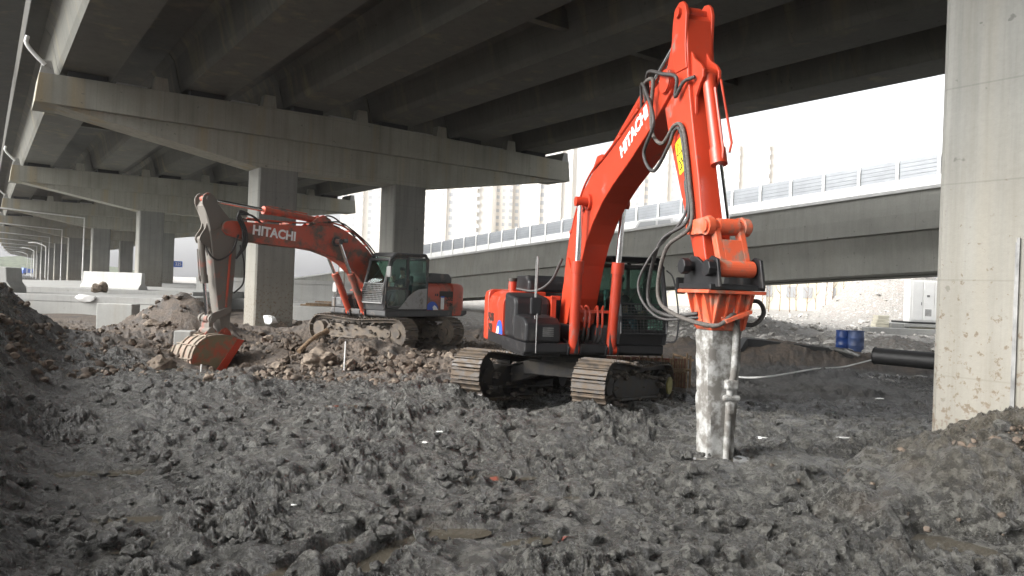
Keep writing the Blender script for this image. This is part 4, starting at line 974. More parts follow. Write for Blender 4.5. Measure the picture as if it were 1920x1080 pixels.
    mb = MB(); mb.tube(smooth_path([(1.40, y1-.03, 1.25), (1.50, y1+.14, 1.32), (1.50, y1+.16, 1.9), (1.38, y1+.10, 2.55), (1.25, y1+.02, 2.72)], 5), .015, 6); ms = mb.build('mirror_stay', BK, cb_, smooth=True)
    mb = MB(); mb.box((1.44, y1+.22, 2.42 if P['kind'] == 1 else 2.38), (.07, .20, .34)); mb.build('mirror', BK if P['kind'] == 1 else 'pale_mach', cb_, bevel=.035)
    if P['kind'] == 1: cb_.scale.z = .90; cb_.location.z = 1.2*.10
    # seat, console, levers
    mb = MB(); mb.bb(.10, .62, .62, 1.12, 1.52, 1.66); mb.prism([(.02, 1.60), (.20, 1.62), (.06, 2.30), (-.08, 2.30)], .62, 1.12); mb.bb(-.06, .06, .76, .98, 2.31, 2.5); mb.build('seat', 'seat', cb_, bevel=.05)
    mb = MB(); mb.bb(.2, .75, .46, .58, 1.3, 1.82); mb.bb(.2, .75, 1.16, 1.26, 1.3, 1.82); mb.bb(.1, .6, .6, 1.14, 1.23, 1.52); mb.tube([(.70, .52, 1.8), (.74, .52, 1.98)], .02, 6); mb.tube([(.70, 1.2, 1.8), (.74, 1.2, 1.98)], .02, 6)
    mb.bb(1.1, 1.16, .42, .5, 1.6, 2.1); mb.build('console', 'blackdecal', cb_)
    mb = MB(); mb.tube([(1.33, .6, 2.05), (1.20, 1.0, 2.55)], .010, 6); mb.build('wiper', 'blackdecal', cb_)
    # ---- boom
    kb = P['kb']; th = R(P['boom']); fx, fz = .30, 1.55; yb = P.get('yb', -.05); bw = .235
    def BF(a, b): a *= kb; b *= kb; return (fx+a*math.cos(th)-b*math.sin(th), fz+a*math.sin(th)+b*math.cos(th))
    def B3(a, b, y=0): q = BF(a, b); return Vector((q[0], yb+y, q[1]))
    up = [(-.16, .10), (-.05, .26), (.25, .55), (.58, .82), (1.1, 1.10), (1.6, 1.25), (2.16, 1.31), (2.7, 1.20), (3.2, .97), (3.9, .70), (4.6, .46), (5.16, .27), (5.38, .20)]
    lo = [(5.55, .05), (5.52, -.10), (5.36, -.18), (4.7, -.08), (3.9, .12), (3.2, .33), (2.7, .44), (2.15, .47), (1.7, .42), (1.28, .28), (.7, -.02), (.2, -.18), (-.08, -.17), (-.18, -.04)]
    pin_b, tip = (2.28, .88), (5.40, .02)
    mb = MB(); mb.prism([BF(*p) for p in up+lo], yb-bw, yb+bw); boom = mb.build('boom', OR, t, bevel=.018)
    mb = MB()
    for y in (-bw-.03, bw+.005): mb.prism([BF(*p) for p in [(-.2, .12), (.3, .5), (.9, .8), (.9, .2), (.2, -.2), (-.2, -.1)]], yb+y, yb+y+.025)
    mb.build('foot_plate', OR, boom)
    mb = MB(); mb.cyl(B3(*pin_b, -.50), B3(*pin_b, .50), .085, n=20); mb.cyl(B3(*pin_b, -bw-.05), B3(*pin_b, bw+.05), .15, n=24); mb.build('pin_boss', OR if P['kind'] == 1 else BK, boom, smooth=True)
    mb = MB(); mb.cyl(B3(*tip, -bw-.05), B3(*tip, bw+.05), .16, n=24); mb.build('tip_boss', OR, boom, smooth=True)
    mb = MB(); q0 = (2.85, 1.28)
    for y in (-.16, .12): mb.prism([BF(*p) for p in [(2.35, 1.25), (2.6, 1.42), (2.85, 1.44), (3.02, 1.30), (3.25, .95), (2.7, 1.1)]], yb+y, yb+y+.04)
    mb.build('ram_lug', OR, boom, bevel=.008)
    # steel pipes along the top of the boom
    for y in (-.20, -.15, .15, .20):
        mb = MB(); mb.tube(smooth_path([B3(a, b+.05, y) for a, b in [(.6, .85), (1.1, 1.13), (1.6, 1.29), (2.16, 1.35), (2.7, 1.24), (3.2, 1.01), (3.9, .74), (4.6, .50), (5.0, .38)]], 4), .02, 6)
        mb.build('boom_pipe', 'hose' if abs(y) < .16 else OR, boom, smooth=True)
    for a, b in ((1.2, 1.16), (1.9, 1.32), (3.1, 1.05), (3.8, .76), (4.5, .52)): mb = MB(); mb.box(B3(a, b+.03), (.10, .48, .06), Matrix.Rotation(-th+R(20), 3, 'Y')); mb.build('pipe_clamp', OR, boom, bevel=.01)
    mb = MB(); mb.box(B3(2.0, 1.02, P['side']*(bw+.05)), (.16, .08, .12)); mb.build('work_lamp', 'steel', boom, bevel=.02)
    # lettering on the boom side
    sd = P['side']; la, lb = P['letter']; c = B3(la, lb, sd*(bw+.003))
    ang = th+R(P['letter_rot'])
    xa = Vector((math.cos(ang), 0, math.sin(ang))); 
    if sd < 0: Xv, Yv, Zv = xa, Vector((-xa.z, 0, xa.x)), Vector((0, -1, 0))
    else: Xv, Yv, Zv = -xa, Vector((-xa.z, 0, xa.x)), Vector((0, 1, 0))
    M4 = Matrix(((Xv.x, Yv.x, Zv.x, c.x), (Xv.y, Yv.y, Zv.y, c.y), (Xv.z, Yv.z, Zv.z, c.z), (0, 0, 0, 1)))
    text('HITACHI', P['letter_size'], 'lettering', 'white', boom, M4, .003, .012, 1.0)
    # boom rams
    for y in (-.36, .36):
        cylinder_ram(t, 'boom_ram', (1.28, yb+y, 1.08), B3(*pin_b, y*1.12), .095, P['bsplit'], OR)
    for y in (-.36, .36): mb = MB(); mb.prism([(1.05, 1.0), (1.36, .98), (1.40, 1.12), (1.25, 1.22), (1.05, 1.25)], yb+y-.13, yb+y-.10); mb.prism([(1.05, 1.0), (1.36, .98), (1.40, 1.12), (1.25, 1.22), (1.05, 1.25)], yb+y+.10, yb+y+.13); mb.bb(1.04, 1.10, yb+y-.13, yb+y+.13, 1.02, 1.20); mb.build('ram_bracket', BK, t, bevel=.01)
    # hose block between the rams
    hb = MB(); 
    for y in (-.17, -.08, .08, .17):
        hb.tube(smooth_path([(1.22, yb+y, 1.35), (1.30, yb+y, 1.55), (1.28, yb+y, 1.78), (1.18, yb+y*1.3, 1.86), (1.05, yb+y*1.4, 1.78)], 5), .022, 8)
    hb.bb(1.2, 1.3, yb-.32, yb+.32, 1.74, 1.79); hb.build('hose_manifold', OR, t, smooth=True)
    for y in (-.17, -.08, .08, .17):
        hb = MB(); hb.tube(smooth_path([(1.285, yb+y, 1.54), (1.24, yb+y, 1.3), (1.05, yb+y*.8, 1.12)], 4), .024, 8); ho = hb.build('hose', 'hose', t, smooth=True)
        hb = MB(); hb.tube([(1.285, yb+y, 1.52), (1.29, yb+y, 1.66)], .028, 8); hb.build('hose_fitting', 'chrome', ho, smooth=True)
    mb = MB(); mb.tube(smooth_path([B3(.7, .95, -.30), B3(.25, .75, -.45), (-.2, -.75, zt+.02), (-.7, -1.0, zt+.05)], 5), .028, 8); mb.build('hose', 'hose', t, smooth=True)
    # ---- stick
    al = R(P['arm']); pv = BF(*tip); ks = P['ks']
    def AF(a, b): a *= ks; b *= ks; return (pv[0]+a*math.cos(al)-b*math.sin(al), pv[1]+a*math.sin(al)+b*math.cos(al))
    def A3(a, b, y=0): q = AF(a, b); return Vector((q[0], yb+y, q[1]))
    aw = .185; arm = MB()
    st = [(-.70, .34), (-.78, .50), (-.70, .66), (-.55, .72), (-.20, .62), (.25, .50), (.8, .42), (1.8, .31), (2.75, .16), (3.05, .14), (3.12, 0), (3.03, -.13), (2.6, -.16), (1.6, -.24), (.7, -.30), (.2, -.30), (-.1, -.24), (-.25, -.08), (-.45, .12)]
    arm.prism([AF(*p) for p in st], yb-aw, yb+aw); stick = arm.build('stick', ORA, t, bevel=.016)
    mb = MB()
    for y in (-aw-.02, aw-.02): mb.prism([AF(*p) for p in [(-.86, .44), (-.92, .54), (-.92, .64), (-.86, .73), (-.76, .78), (-.62, .78), (-.45, .70), (-.2, .60), (.15, .52), (.0, .2), (-.45, .22), (-.75, .36)]], yb+y, yb+y+.045)
    mb.build('rear_lug', ORA, stick, bevel=.01)
    mb = MB(); mb.cyl(A3(0, 0, -aw-.08), A3(0, 0, aw+.08), .17, n=24); mb.build('pivot_boss', ORA, stick, smooth=True)
    mb = MB(); mb.cyl(A3(-.76, .60, -.25), A3(-.76, .60, .25), .07); mb.build('rear_pin', ORA, stick, smooth=True)
    mb = MB()
    for y in (-.13, .09): mb.prism([AF(*p) for p in [(-.20, .56), (.08, .64), (.26, .76), (.38, .80), (.48, .76), (.52, .66), (.62, .50), (.9, .40), (.2, .48)]], yb+y, yb+y+.04)
    mb.build('bucket_ram_lug', ORA, stick, bevel=.008)
    # arm ram on top of the boom
    cylinder_ram(t, 'arm_ram', B3(*q0, 0), A3(-.76, .60, 0), .095, P['asplit'], OR)
    lk = (2.62, .45)
    cylinder_ram(t, 'bucket_ram', A3(.38, .68, 0), A3(*lk, 0), .085, P['ksplit'], ORA)
    sl2 = P['link_mat']
    for y in (-aw-.05, aw+.01): mb = MB(); mb.prism([AF(*p) for p in [(2.28, -.10), (2.34, -.16), (2.46, -.14), (2.52, -.02), (2.72, .44), (2.68, .53), (2.56, .55), (2.48, .48)]], yb+y, yb+y+.04); mb.build('side_link', sl2, t, bevel=.01)
    T2 = P['pin2']   # second attachment pin relative to the stick tip (x, z)
    tp = AF(3.0, 0); p2 = (tp[0]+T2[0], tp[1]+T2[1]); l3 = A3(*lk)
    mb = MB(); mb.cyl(l3+Vector((0, -.31, 0)), l3+Vector((0, .31, 0)), .075, n=20); mb.cyl(l3+Vector((0, -.13, 0)), l3+Vector((0, .13, 0)), .10, n=20)
    mb.cyl(l3+Vector((0, -.28, 0)), l3+Vector((0, -.20, 0)), .11, n=20); mb.cyl(l3+Vector((0, .20, 0)), l3+Vector((0, .28, 0)), .11, n=20)
    mb.build('link_pin', sl2, t, smooth=True)
    d = Vector((p2[0]-l3.x, 0, p2[1]-l3.z)); n_ = Vector((-d.z, 0, d.x)).normalized()*.055
    mb = MB()
    for y0_, y1_ in ((-.20, -.12), (.12, .20), (-.13, .13)):
        a = l3+d*(.0 if y1_ != .13 else .35); b = l3+d
        if y1_ == .13: b = l3+d*.95
        mb.prism([((a+n_).x, (a+n_).z), ((b+n_).x, (b+n_).z), ((b-n_).x, (b-n_).z), ((a-n_).x, (a-n_).z)], yb+y0_, yb+y1_)
    mb.cyl((p2[0], yb-.24, p2[1]), (p2[0], yb+.24, p2[1]), .10, n=20); mb.build('push_link', sl2, t, bevel=.012)
    P.update(t=t, tp=tp, p2=p2, yb=yb, A3=A3, B3=B3, AF=AF, aw=aw, bw=bw, stick=stick, boomo=boom, cL=cL, cR=cR, zt=zt)
    return P
E1 = dict(kind=1, label='bright orange excavator with a hydraulic hammer raised high on its boom, nearest the camera', loc=(1.24, 14.5, -.04), yaw=math.atan2(-.973, .236), tyaw=math.atan2(-.88, -.475),
          orange='orange', orange_arm='orange', black='black', frame='frame_mud', track='track', cab='black', hood='black', swoosh='black', grille='black',
          kb=1.015, boom=39.5, arm=-67.5, ks=.925, side=-1, letter=(4.25, .35), letter_rot=-14, letter_size=.28, bsplit=.60, asplit=.60, ksplit=.60, pin2=(.46, -.03), link_mat='orange_worn', hub=-1)
E1['hub'] = 1; E1['tilt'] = .085; E1['tz'] = -.12
build_excavator(E1)
E2 = dict(kind=2, label='muddy older orange excavator with its digging bucket resting on the rubble, farther left', loc=(-4.1, 24.3, .08), yaw=math.atan2(-.788, -.616), tyaw=math.atan2(-.53, .85),
          orange='orange_old', orange_arm='orange_mud', black='grey_mach', frame='track_old', track='track_old', cab='grey_mach', hood='grey_mach', swoosh='pale_mach', grille='pale_mach', rear=-2.45,
          kb=1.10, boom=17.6, arm=-91, ks=.93, side=1, letter=(4.15, .36), letter_rot=-14, letter_size=.36, bsplit=.55, asplit=.52, ksplit=.55, pin2=(.42, .02), link_mat='orange_mud')
build_excavator(E2)

# hammer of the near machine
def hammer(P):
    t = P['t']; x0, z0 = P['tp']; yb = P['yb']; xc = x0+.16
    mb = MB()
    for y in (-.30, .26): mb.prism([(x0-.25, z0-.25), (x0-.20, z0+.02), (x0-.06, z0+.13), (x0+.08, z0+.12), (x0+.28, z0+.02), (x0+.44, z0+.12), (x0+.58, z0+.08), (x0+.66, z0-.25)], yb+y, yb+y+.04)
    mb.bb(xc-.40, xc+.40, yb-.36, yb+.36, z0-.28, z0-.212); mb.cyl((x0, yb-.42, z0), (x0, yb+.42, z0), .06)
    mb.cyl((x0, yb-.46, z0), (x0, yb-.36, z0), .10, n=8); mb.cyl((x0+.5, yb-.40, z0-.03), (x0+.5, yb-.30, z0-.03), .10, n=8)
    brk = mb.build('hammer_bracket', 'black', t, bevel=.01)
    mb = MB(); mb.bb(xc-.39, xc+.39, yb-.38, yb+.38, z0-.325, z0-.283); fl = mb.build('flange_plate', 'orange_worn', t, bevel=.008)
    def ring(z, hx, hy, ox=0): return [(xc-hx+ox, yb-hy, z), (xc+hx+ox, yb-hy, z), (xc+hx+ox, yb+hy, z), (xc-hx+ox, yb+hy, z)]
    mb = MB(); zz = z0-.326; mb.hexa(ring(zz-.44, .195, .215)+ring(zz, .25, .27))
    hs_ = mb.build('hammer_housing', 'orange_worn', t, bevel=.015)
    mb = MB()
    for y in (-.2, -.07, .07, .2): mb.prism([(xc+.25, zz), (xc+.35, zz), (xc+.21, zz-.42), (xc+.18, zz-.42)], yb+y-.012, yb+y+.012)
    for x in (-.2, 0, .2): mb.prismx([(yb-.27, zz), (yb-.34, zz), (yb-.22, zz-.42), (yb-.20, zz-.42)], xc+x-.012, xc+x+.012); mb.prismx([(yb+.27, zz), (yb+.34, zz), (yb+.22, zz-.42), (yb+.20, zz-.42)], xc+x-.012, xc+x+.012)
    mb.build('stiffener', 'orange_worn', hs_)
    # mud coated lower body: subdivided tapering box pushed about by noise
    z1 = zz-.442; z2 = .10; n = 34; vs = []; K = 36
    for i in range(n+1):
        f = i/n; z = z1+(z2-z1)*f; hx = .19-.03*f; hy = .232-.05*f
        for k in range(K):
            a = 2*math.pi*k/K; cx, cy = math.cos(a), math.sin(a); q = max(abs(cx), abs(cy)); px, py = cx/q, cy/q
            px, py = px*(1-.06*(abs(px*py))), py*(1-.06*abs(px*py))
            d = 1+.07*mnoise.noise(Vector((px*2, py*2, z*3)))+.05*mnoise.noise(Vector((px*5, py*5, z*8)))+.02*mnoise.noise(Vector((px*12, py*12, z*20)))
            if f < .02: d = 1
            vs.append((xc+px*hx*d, yb+py*hy*d, z))
    fs = [(i*K+k, i*K+(k+1) % K, (i+1)*K+(k+1) % K, (i+1)*K+k) for i in range(n) for k in range(K)]+[tuple(range(K)), tuple(range((n+1)*K-1, n*K-1, -1))]
    mb = MB(); mb.add(vs, fs); mb.build('mud_coated_body', 'hammer_mud', t, smooth=True)
    mb = MB(); mb.tube(smooth_path([(xc+.20, yb+.08, z1+.35), (xc+.22, yb+.10, z1+.05), (xc+.20, yb+.10, z1-.5), (xc+.19, yb+.06, z1-.75), (xc+.18, yb+.05, z2)], 5), .042, 10); hp = mb.build('side_pipe', 'hammer_mud', t, smooth=True)
    mb = MB(); mb.box((xc+.20, yb+.07, z1-.64), (.11, .16, .12)); mb.cyl((xc+.20, yb-.03, z1-.80), (xc+.20, yb+.19, z1-.80), .04, n=10); mb.box((xc+.20, yb+.07, z1-.92), (.08, .10, .16)); mb.build('pipe_joint', 'hammer_mud', hp, bevel=.025)
    mb = MB(); mb.box((xc+.28, yb+.02, zz-.48+.2), (.02, .30, .02)); mb.prismx([(yb-.12, z1+.14), (yb+.22, z1+.26), (yb+.22, z1+.22), (yb-.10, z1+.10)], xc+.24, xc+.36); mb.build('hose_cleat', 'orange_worn', hs_)
    P.update(xc=xc, z1=z1, zz=zz)
M['hammer_mud'] = paint('grey_mud_coating', (.33, .33, .315), .50, mudcol=(.12, .112, .10), rough=.7, mscale=5.5, speck=.5)
hammer(E1)
# hoses of the near machine, in its own frame
def mk_hose(P, pts, r, mat='hose', k=7):
    mb = MB(); mb.tube(smooth_path(pts, k), r, 10); return mb.build('hose', mat, P['t'], smooth=True)
A3, B3, yb, xc, z1, zz = E1['A3'], E1['B3'], E1['yb'], E1['xc'], E1['z1'], E1['zz']
o_ = .27
mk_hose(E1, [B3(4.75, .42, -.2), B3(5.0, .50, -.30), B3(5.25, .25, -.33), A3(.15, -.42, -.32), A3(.55, -.55, -.30), A3(.85, -.35, -.27), A3(.78, .02, -.24), A3(1.0, .20, -.225), A3(1.8, .13, -.225), A3(2.4, .02, -.25), Vector((xc-.62, yb-.45, zz+.55)), Vector((xc-.8, yb-.45, zz-.05)), Vector((xc-.35, yb-.42, zz-.28)), Vector((xc+.25, yb-.20, zz-.38)), Vector((xc+.27, yb+.03, z1+.20)), Vector((xc+.23, yb+.12, z1+.0)), Vector((xc+.22, yb+.13, z1-.25))], .027, 'hosemud')
mk_hose(E1, [B3(4.6, .48, -.2), B3(4.9, .62, -.28), B3(5.05, .3, -.36), B3(5.0, -.35, -.38), A3(.75, -.80, -.36), A3(1.15, -.65, -.32), A3(1.0, -.2, -.27), A3(.85, -.02, -.24), A3(1.0, .14, -.23), A3(1.8, .06, -.23), A3(2.3, -.04, -.26), Vector((xc-.72, yb-.50, zz+.62)), Vector((xc-1.0, yb-.5, zz-.1)), Vector((xc-.5, yb-.44, zz-.30)), Vector((xc-.1, yb-.24, zz-.25))], .025)
mk_hose(E1, [B3(4.9, .45, -.22), B3(5.2, .5, -.32), A3(-.05, .1, -.34), A3(.2, .35, -.28), A3(.42, .2, -.26), A3(.35, .45, -.24), A3(.38, .62, -.16)], .026)
mk_hose(E1, [Vector((xc-.1, yb+.36, zz-.1)), Vector((xc, yb+.52, zz-.08)), Vector((xc, yb+.60, zz-.22)), Vector((xc, yb+.48, zz-.36)), Vector((xc, yb+.30, zz-.36))], .028)
mk_hose(E1, [A3(1.7, .02, -.225), A3(2.2, -.08, -.26), Vector((xc-.80, yb-.58, zz+.45)), Vector((xc-.92, yb-.68, zz+.02)), Vector((xc-.55, yb-.55, zz-.33)), Vector((xc-.1, yb-.22, zz-.3))], .018)
# arm pipes on bucket ram, warning sticker, clamps
mb = MB(); mb.tube([A3(.5, .76, .12), A3(1.5, .72, .12), A3(1.62, .68, .09)], .016, 8); mb.build('ram_pipe', 'orange', E1['stick'], smooth=True)
ys = yb-E1['aw']
sa, sb = 1.25, -.10
mb = MB(); mb.prism([tuple(E1['AF'](*p)) for p in [(.98, -.16), (1.50, -.16), (1.50, .02), (.98, .02)]], ys-.004, ys-.001); st_ = mb.build('warning_sticker', 'yellow', E1['stick'])
mb = MB()
tri = [(1.03, -.07), (1.20, -.14), (1.20, .0)]
for i in range(3):
    a, b = tri[i], tri[(i+1) % 3]; q0_, q1_ = E1['AF'](*a), E1['AF'](*b); mb.tube([(q0_[0], ys-.006, q0_[1]), (q1_[0], ys-.006, q1_[1])], .006, 4)
for a, b in (((1.30, -.10), (1.42, -.05)), ((1.42, -.05), (1.44, -.12)), ((1.28, -.04), (1.36, -.02))):
    q0_, q1_ = E1['AF'](*a), E1['AF'](*b); mb.tube([(q0_[0], ys-.006, q0_[1]), (q1_[0], ys-.006, q1_[1])], .010, 4)
mb.build('warning_symbol', 'blackdecal', st_)
# lettering and logo on the side covers
def side_text(P, s, x, z, size, sg, parent, mat='blackdecal', sx=1.0, bold=.006):
    y = sg*1.338
    if sg < 0: m = Matrix(((1, 0, 0, x), (0, 0, -1, y), (0, 1, 0, z), (0, 0, 0, 1)))
    else: m = Matrix(((-1, 0, 0, x), (0, 0, 1, y), (0, 1, 0, z), (0, 0, 0, 1)))
    text(s, size, 'lettering', mat, parent, m, .002, bold, sx)
side_text(E1, 'ZAXIS', -1.62, 1.50, .24, -1, E1['cR'][0]); side_text(E1, '250', -1.62, 1.27, .24, -1, E1['cR'][0])
side_text(E2, 'ZAXIS', -1.56, 1.56, .17, 1, E2['cL'][0], sx=.75); side_text(E2, '210H', -1.56, 1.38, .17, 1, E2['cL'][0], sx=.75)
def logo(P, x, sg, parent, k=1.):
    y = sg*1.335; mb = MB()
    arc = [(x+.28*k*math.cos(a), 1.20+.28*k*math.sin(a)) for a in [math.pi*i/12 for i in range(13)]]
    mb.prism(arc, y, y+sg*.004); mb.build('blue_emblem', 'blue', parent)
    mb = MB(); mb.prism([(x-.28*k, 1.20), (x-.05*k, 1.20), (x-.02*k, 1.30), (x-.1*k, 1.36), (x-.2*k, 1.30)], y+sg*.005, y+sg*.008); mb.build('white_emblem', 'white', parent)
logo(E2, -.72, 1, E2['cL'][1]); logo(E1, -.72, -1, E1['cR'][2])
mb = MB(); mb.bb(-1.28, -1.12, 1.336, 1.340, 1.22, 1.66); ns = mb.build('notice_sheet', 'white', E2['cL'][0])
mb = MB(); mb.bb(-1.28, -1.12, 1.341, 1.344, 1.61, 1.66); mb.build('notice_header', 'blue', ns)
mb = MB(); mb.bb(-.98, -.92, 1.336, 1.345, 1.66, 1.74); mb.bb(-.88, -.84, 1.336, 1.345, 1.66, 1.74); mb.build('cover_latch', 'blackdecal', E2['cL'][1])
# bucket of the rear machine
def bucket(P):
    t = P['t']; x0, z0 = P['tp']; yb = P['yb']; hw = .55
    prof = [(-.30, -.24), (-.05, -.10), (.34, -.05), (.72, -.10), (1.0, -.32), (1.12, -.66), (1.08, -1.0), (.88, -1.26), (.56, -1.42)]
    sp = [Vector((x0+p[0], 0, z0+p[1])) for p in prof]; sp = smooth_path(sp, 3)
    mb = MB(); n = len(sp); c = Vector((x0+.35, 0, z0-.68)); vs = []
    for q in sp:
        i_ = q+(c-q).normalized()*.035
        vs += [(q.x, yb-hw, q.z), (q.x, yb+hw, q.z), (i_.x, yb+hw, i_.z), (i_.x, yb-hw, i_.z)]
    fs = [(4*i+j, 4*i+(j+1) % 4, 4*(i+1)+(j+1) % 4, 4*(i+1)+j) for i in range(n-1) for j in range(4)]+[(0, 1, 2, 3), tuple(4*(n-1)+j for j in (3, 2, 1, 0))]
    mb.add(vs, fs); bk = mb.build('bucket', 'bucket_steel', t)
    for y in (-hw, hw-.03):
        mb = MB(); mb.prism([(q.x, q.z) for q in sp[:]], yb+y, yb+y+.03); sp_ = mb.build('side_plate', 'bucket_side', bk)
    mb = MB()
    for y in (-hw-.02, hw-.02): mb.prism([(x0-.34, z0-.22), (x0-.16, z0-.18), (x0+.72, z0-1.34), (x0+.56, z0-1.46), (x0+.46, z0-1.40)], yb+y, yb+y+.04)
    mb.build('side_cutter', 'orange', bk, bevel=.006)
    mb = MB()
    rr = [(q+(q-c).normalized()*.02) for q in sp]
    for y in (-.42, -.14, .14, .42): mb.tube([(q.x, yb+y, q.z) for q in rr[6:]], .022, 6)
    for i in (9, 12, 15, 18, 21): 
        if i < n: mb.tube([(rr[i].x, yb-hw, rr[i].z), (rr[i].x, yb+hw, rr[i].z)], .02, 6)
    mb.build('wear_rib', 'bucket_steel', bk)
    for k in range(5):
        y = -.45+.225*k; mb = MB(); mb.prism([(x0+.62, z0-1.36), (x0+.50, z0-1.42), (x0+.38, z0-1.64), (x0+.52, z0-1.58)], yb+y-.05, yb+y+.05); mb.build('tooth', 'frame_mud', bk, bevel=.01)
    mb = MB()
    for y in (-.22, .18): mb.prism([(x0-.20, z0-.16), (x0-.12, z0+.02), (x0, z0+.11), (x0+.12, z0+.05), (x0+.22, z0-.03), (x0+.32, z0+.08), (x0+.44, z0+.12), (x0+.54, z0+.02), (x0+.66, z0-.14)], yb+y, yb+y+.04)
    mb.cyl((x0, yb-.26, z0), (x0, yb+.26, z0), .06); mb.build('bucket_ear', 'orange_old', bk, bevel=.01)
M['bucket_steel'] = paint('muddy_bucket_steel', (.36, .21, .15), .60, mudcol=(.27, .23, .18), rough=.6, mscale=4)
M['bucket_side'] = paint('red_bucket_side', (.42, .09, .045), .56, mudcol=(.20, .165, .10), rough=.6, mscale=3)
bucket(E2)
A3, B3, yb = E2['A3'], E2['B3'], E2['yb']
for d in (0, .06, .12):
    mk_hose(E2, [B3(4.55, .46, .2-d*.3), B3(4.95, .52, .27), B3(5.3, .35+d, .30), A3(.05, -.40-d, .30), A3(.5, -.42-d, .29), A3(.9, -.25, .24)], .026)
mk_hose(E2, [A3(.2, -.3, .28), A3(.7, -.1, .27), A3(.95, .25, .25), A3(.85, .5, .22), A3(.6, .62, .15)], .024)
mk_hose(E2, [A3(.5, -.35, .28), A3(1.0, -.5, .26), A3(1.6, -.5, .24), A3(1.9, -.22, .22)], .022)
mk_hose(E2, [B3(1.6, 1.30, .12), B3(2.4, 1.52, .10), B3(2.75, 1.45, .1), B3(2.6, 1.3, .1)], .024)
mk_hose(E2, [B3(.5, .9, .25), B3(1.2, 1.25, .25), B3(2.2, 1.45, .24), B3(2.7, 1.3, .22)], .022)
mb = MB(); mb.box(A3(1.5, -.05, E2['aw']+.02), (.05, .03, 1.5), Matrix.Rotation(R(-3), 3, 'Y')); mb.build('pipe_rail', 'orange_old', E2['stick'])
# dirt lying on the crawler of the rear machine
# ------------------------------------------------------------------ operators
def person(P, lab):
    t = thing('person', lab, 'person'); yc = .87
    M4 = P['t'].matrix_basis
    t.location = Vector(P['t'].location)-Vector((0, 0, .12 if P['kind'] == 1 else 0)); t.rotation_euler = P['t'].rotation_euler
    def skinobj(name, joints, edges, mat, parent, sub=2):
        me = bpy.data.meshes.new(name); me.from_pydata([j[0] for j in joints], edges, []); me.update()
        o = bpy.data.objects.new(name, me); C.objects.link(o); o.parent = parent
        sk = o.modifiers.new('skin', 'SKIN'); sk.use_smooth_shade = True
        for i, j in enumerate(joints): me.skin_vertices[0].data[i].radius = (j[1], j[1]*(j[2] if len(j) > 2 else 1))
        me.skin_vertices[0].data[0].use_root = True
        ss = o.modifiers.new('sub', 'SUBSURF'); ss.levels = sub; ss.render_levels = sub
        dg = bpy.context.evaluated_depsgraph_get(); m2 = bpy.data.meshes.new_from_object(o.evaluated_get(dg)); o.modifiers.clear(); o.data = m2
        m2.materials.clear(); m2.materials.append(M[mat]); m2.shade_smooth(); return o
    x = .22
    J = [((x, yc, 1.72), .13), ((x-.05, yc, 1.95), .14, 1.2), ((x-.06, yc, 2.16), .13, 1.35), ((x-.04, yc, 2.26), .06), ((x-.02, yc, 2.33), .055), ((x, yc, 2.42), .082, 1.1), ((x, yc, 2.50), .078),
         ((x+.42, yc+.12, 1.74), .075), ((x+.55, yc+.14, 1.38), .05), ((x+.66, yc+.14, 1.30), .04),
         ((x+.42, yc-.12, 1.74), .075), ((x+.55, yc-.14, 1.38), .05), ((x+.66, yc-.14, 1.30), .04),
         ((x-.02, yc+.20, 2.12), .055), ((x+.10, yc+.27, 1.88), .042), ((x+.36, yc+.30, 1.86), .030), ((x+.44, yc+.31, 1.90), .032),
         ((x-.02, yc-.20, 2.12), .055), ((x+.10, yc-.27, 1.88), .042), ((x+.36, yc-.30, 1.86), .030), ((x+.44, yc-.31, 1.90), .032),
         ((x+.085, yc, 2.40), .018), ((x+.09, yc+.0, 2.36), .02)]
    Ed = [(0, 1), (1, 2), (2, 3), (3, 4), (4, 5), (5, 6), (0, 7), (7, 8), (8, 9), (0, 10), (10, 11), (11, 12), (2, 13), (13, 14), (14, 15), (15, 16), (2, 17), (17, 18), (18, 19), (19, 20), (5, 21)]
    J = J[:22]
    for base, s in ((16, 1), (20, -1)):
        for k in range(5):
            b = len(J); bx, by, bz = J[base][0]
            off = (-.025+.016*k)*s if k < 4 else -.04*s
            J += [((bx+.045, by+off, bz+.02), .010), ((bx+.065, by+off, bz-.015), .009), ((bx+.04, by+off, bz-.035), .008)]; Ed += [(base, b), (b, b+1), (b+1, b+2)]
    skinobj('body', J, Ed, 'skin', t)
    Jk = [((x, yc, 1.74), .155), ((x-.05, yc, 1.95), .165, 1.2), ((x-.06, yc, 2.15), .15, 1.35), ((x-.04, yc, 2.24), .08), ((x-.02, yc+.21, 2.12), .075), ((x+.10, yc+.27, 1.88), .060), ((x+.33, yc+.30, 1.86), .046), ((x-.02, yc-.21, 2.12), .075), ((x+.10, yc-.27, 1.88), .060), ((x+.33, yc-.30, 1.86), .046)]
    skinobj('jacket', Jk, [(0, 1), (1, 2), (2, 3), (2, 4), (4, 5), (5, 6), (2, 7), (7, 8), (8, 9)], 'jacket', t)
    Jt = [((x, yc, 1.70), .15), ((x+.42, yc+.12, 1.75), .092), ((x+.54, yc+.14, 1.42), .065), ((x+.42, yc-.12, 1.75), .092), ((x+.54, yc-.14, 1.42), .065)]
    skinobj('trousers', Jt, [(0, 1), (1, 2), (0, 3), (3, 4)], 'trousers', t)
    mb = MB(); vs, fs = lump((x-.015, yc, 2.50), .105, 2, (1.05, .95, .85), 3, .1); mb.add(vs, fs); mb.build('hair', 'hair', t, smooth=True)
person(E1, 'operator in a dark jacket seated behind the glass of the near excavator cab')
person(E2, 'operator seated in the cab of the muddy rear excavator')

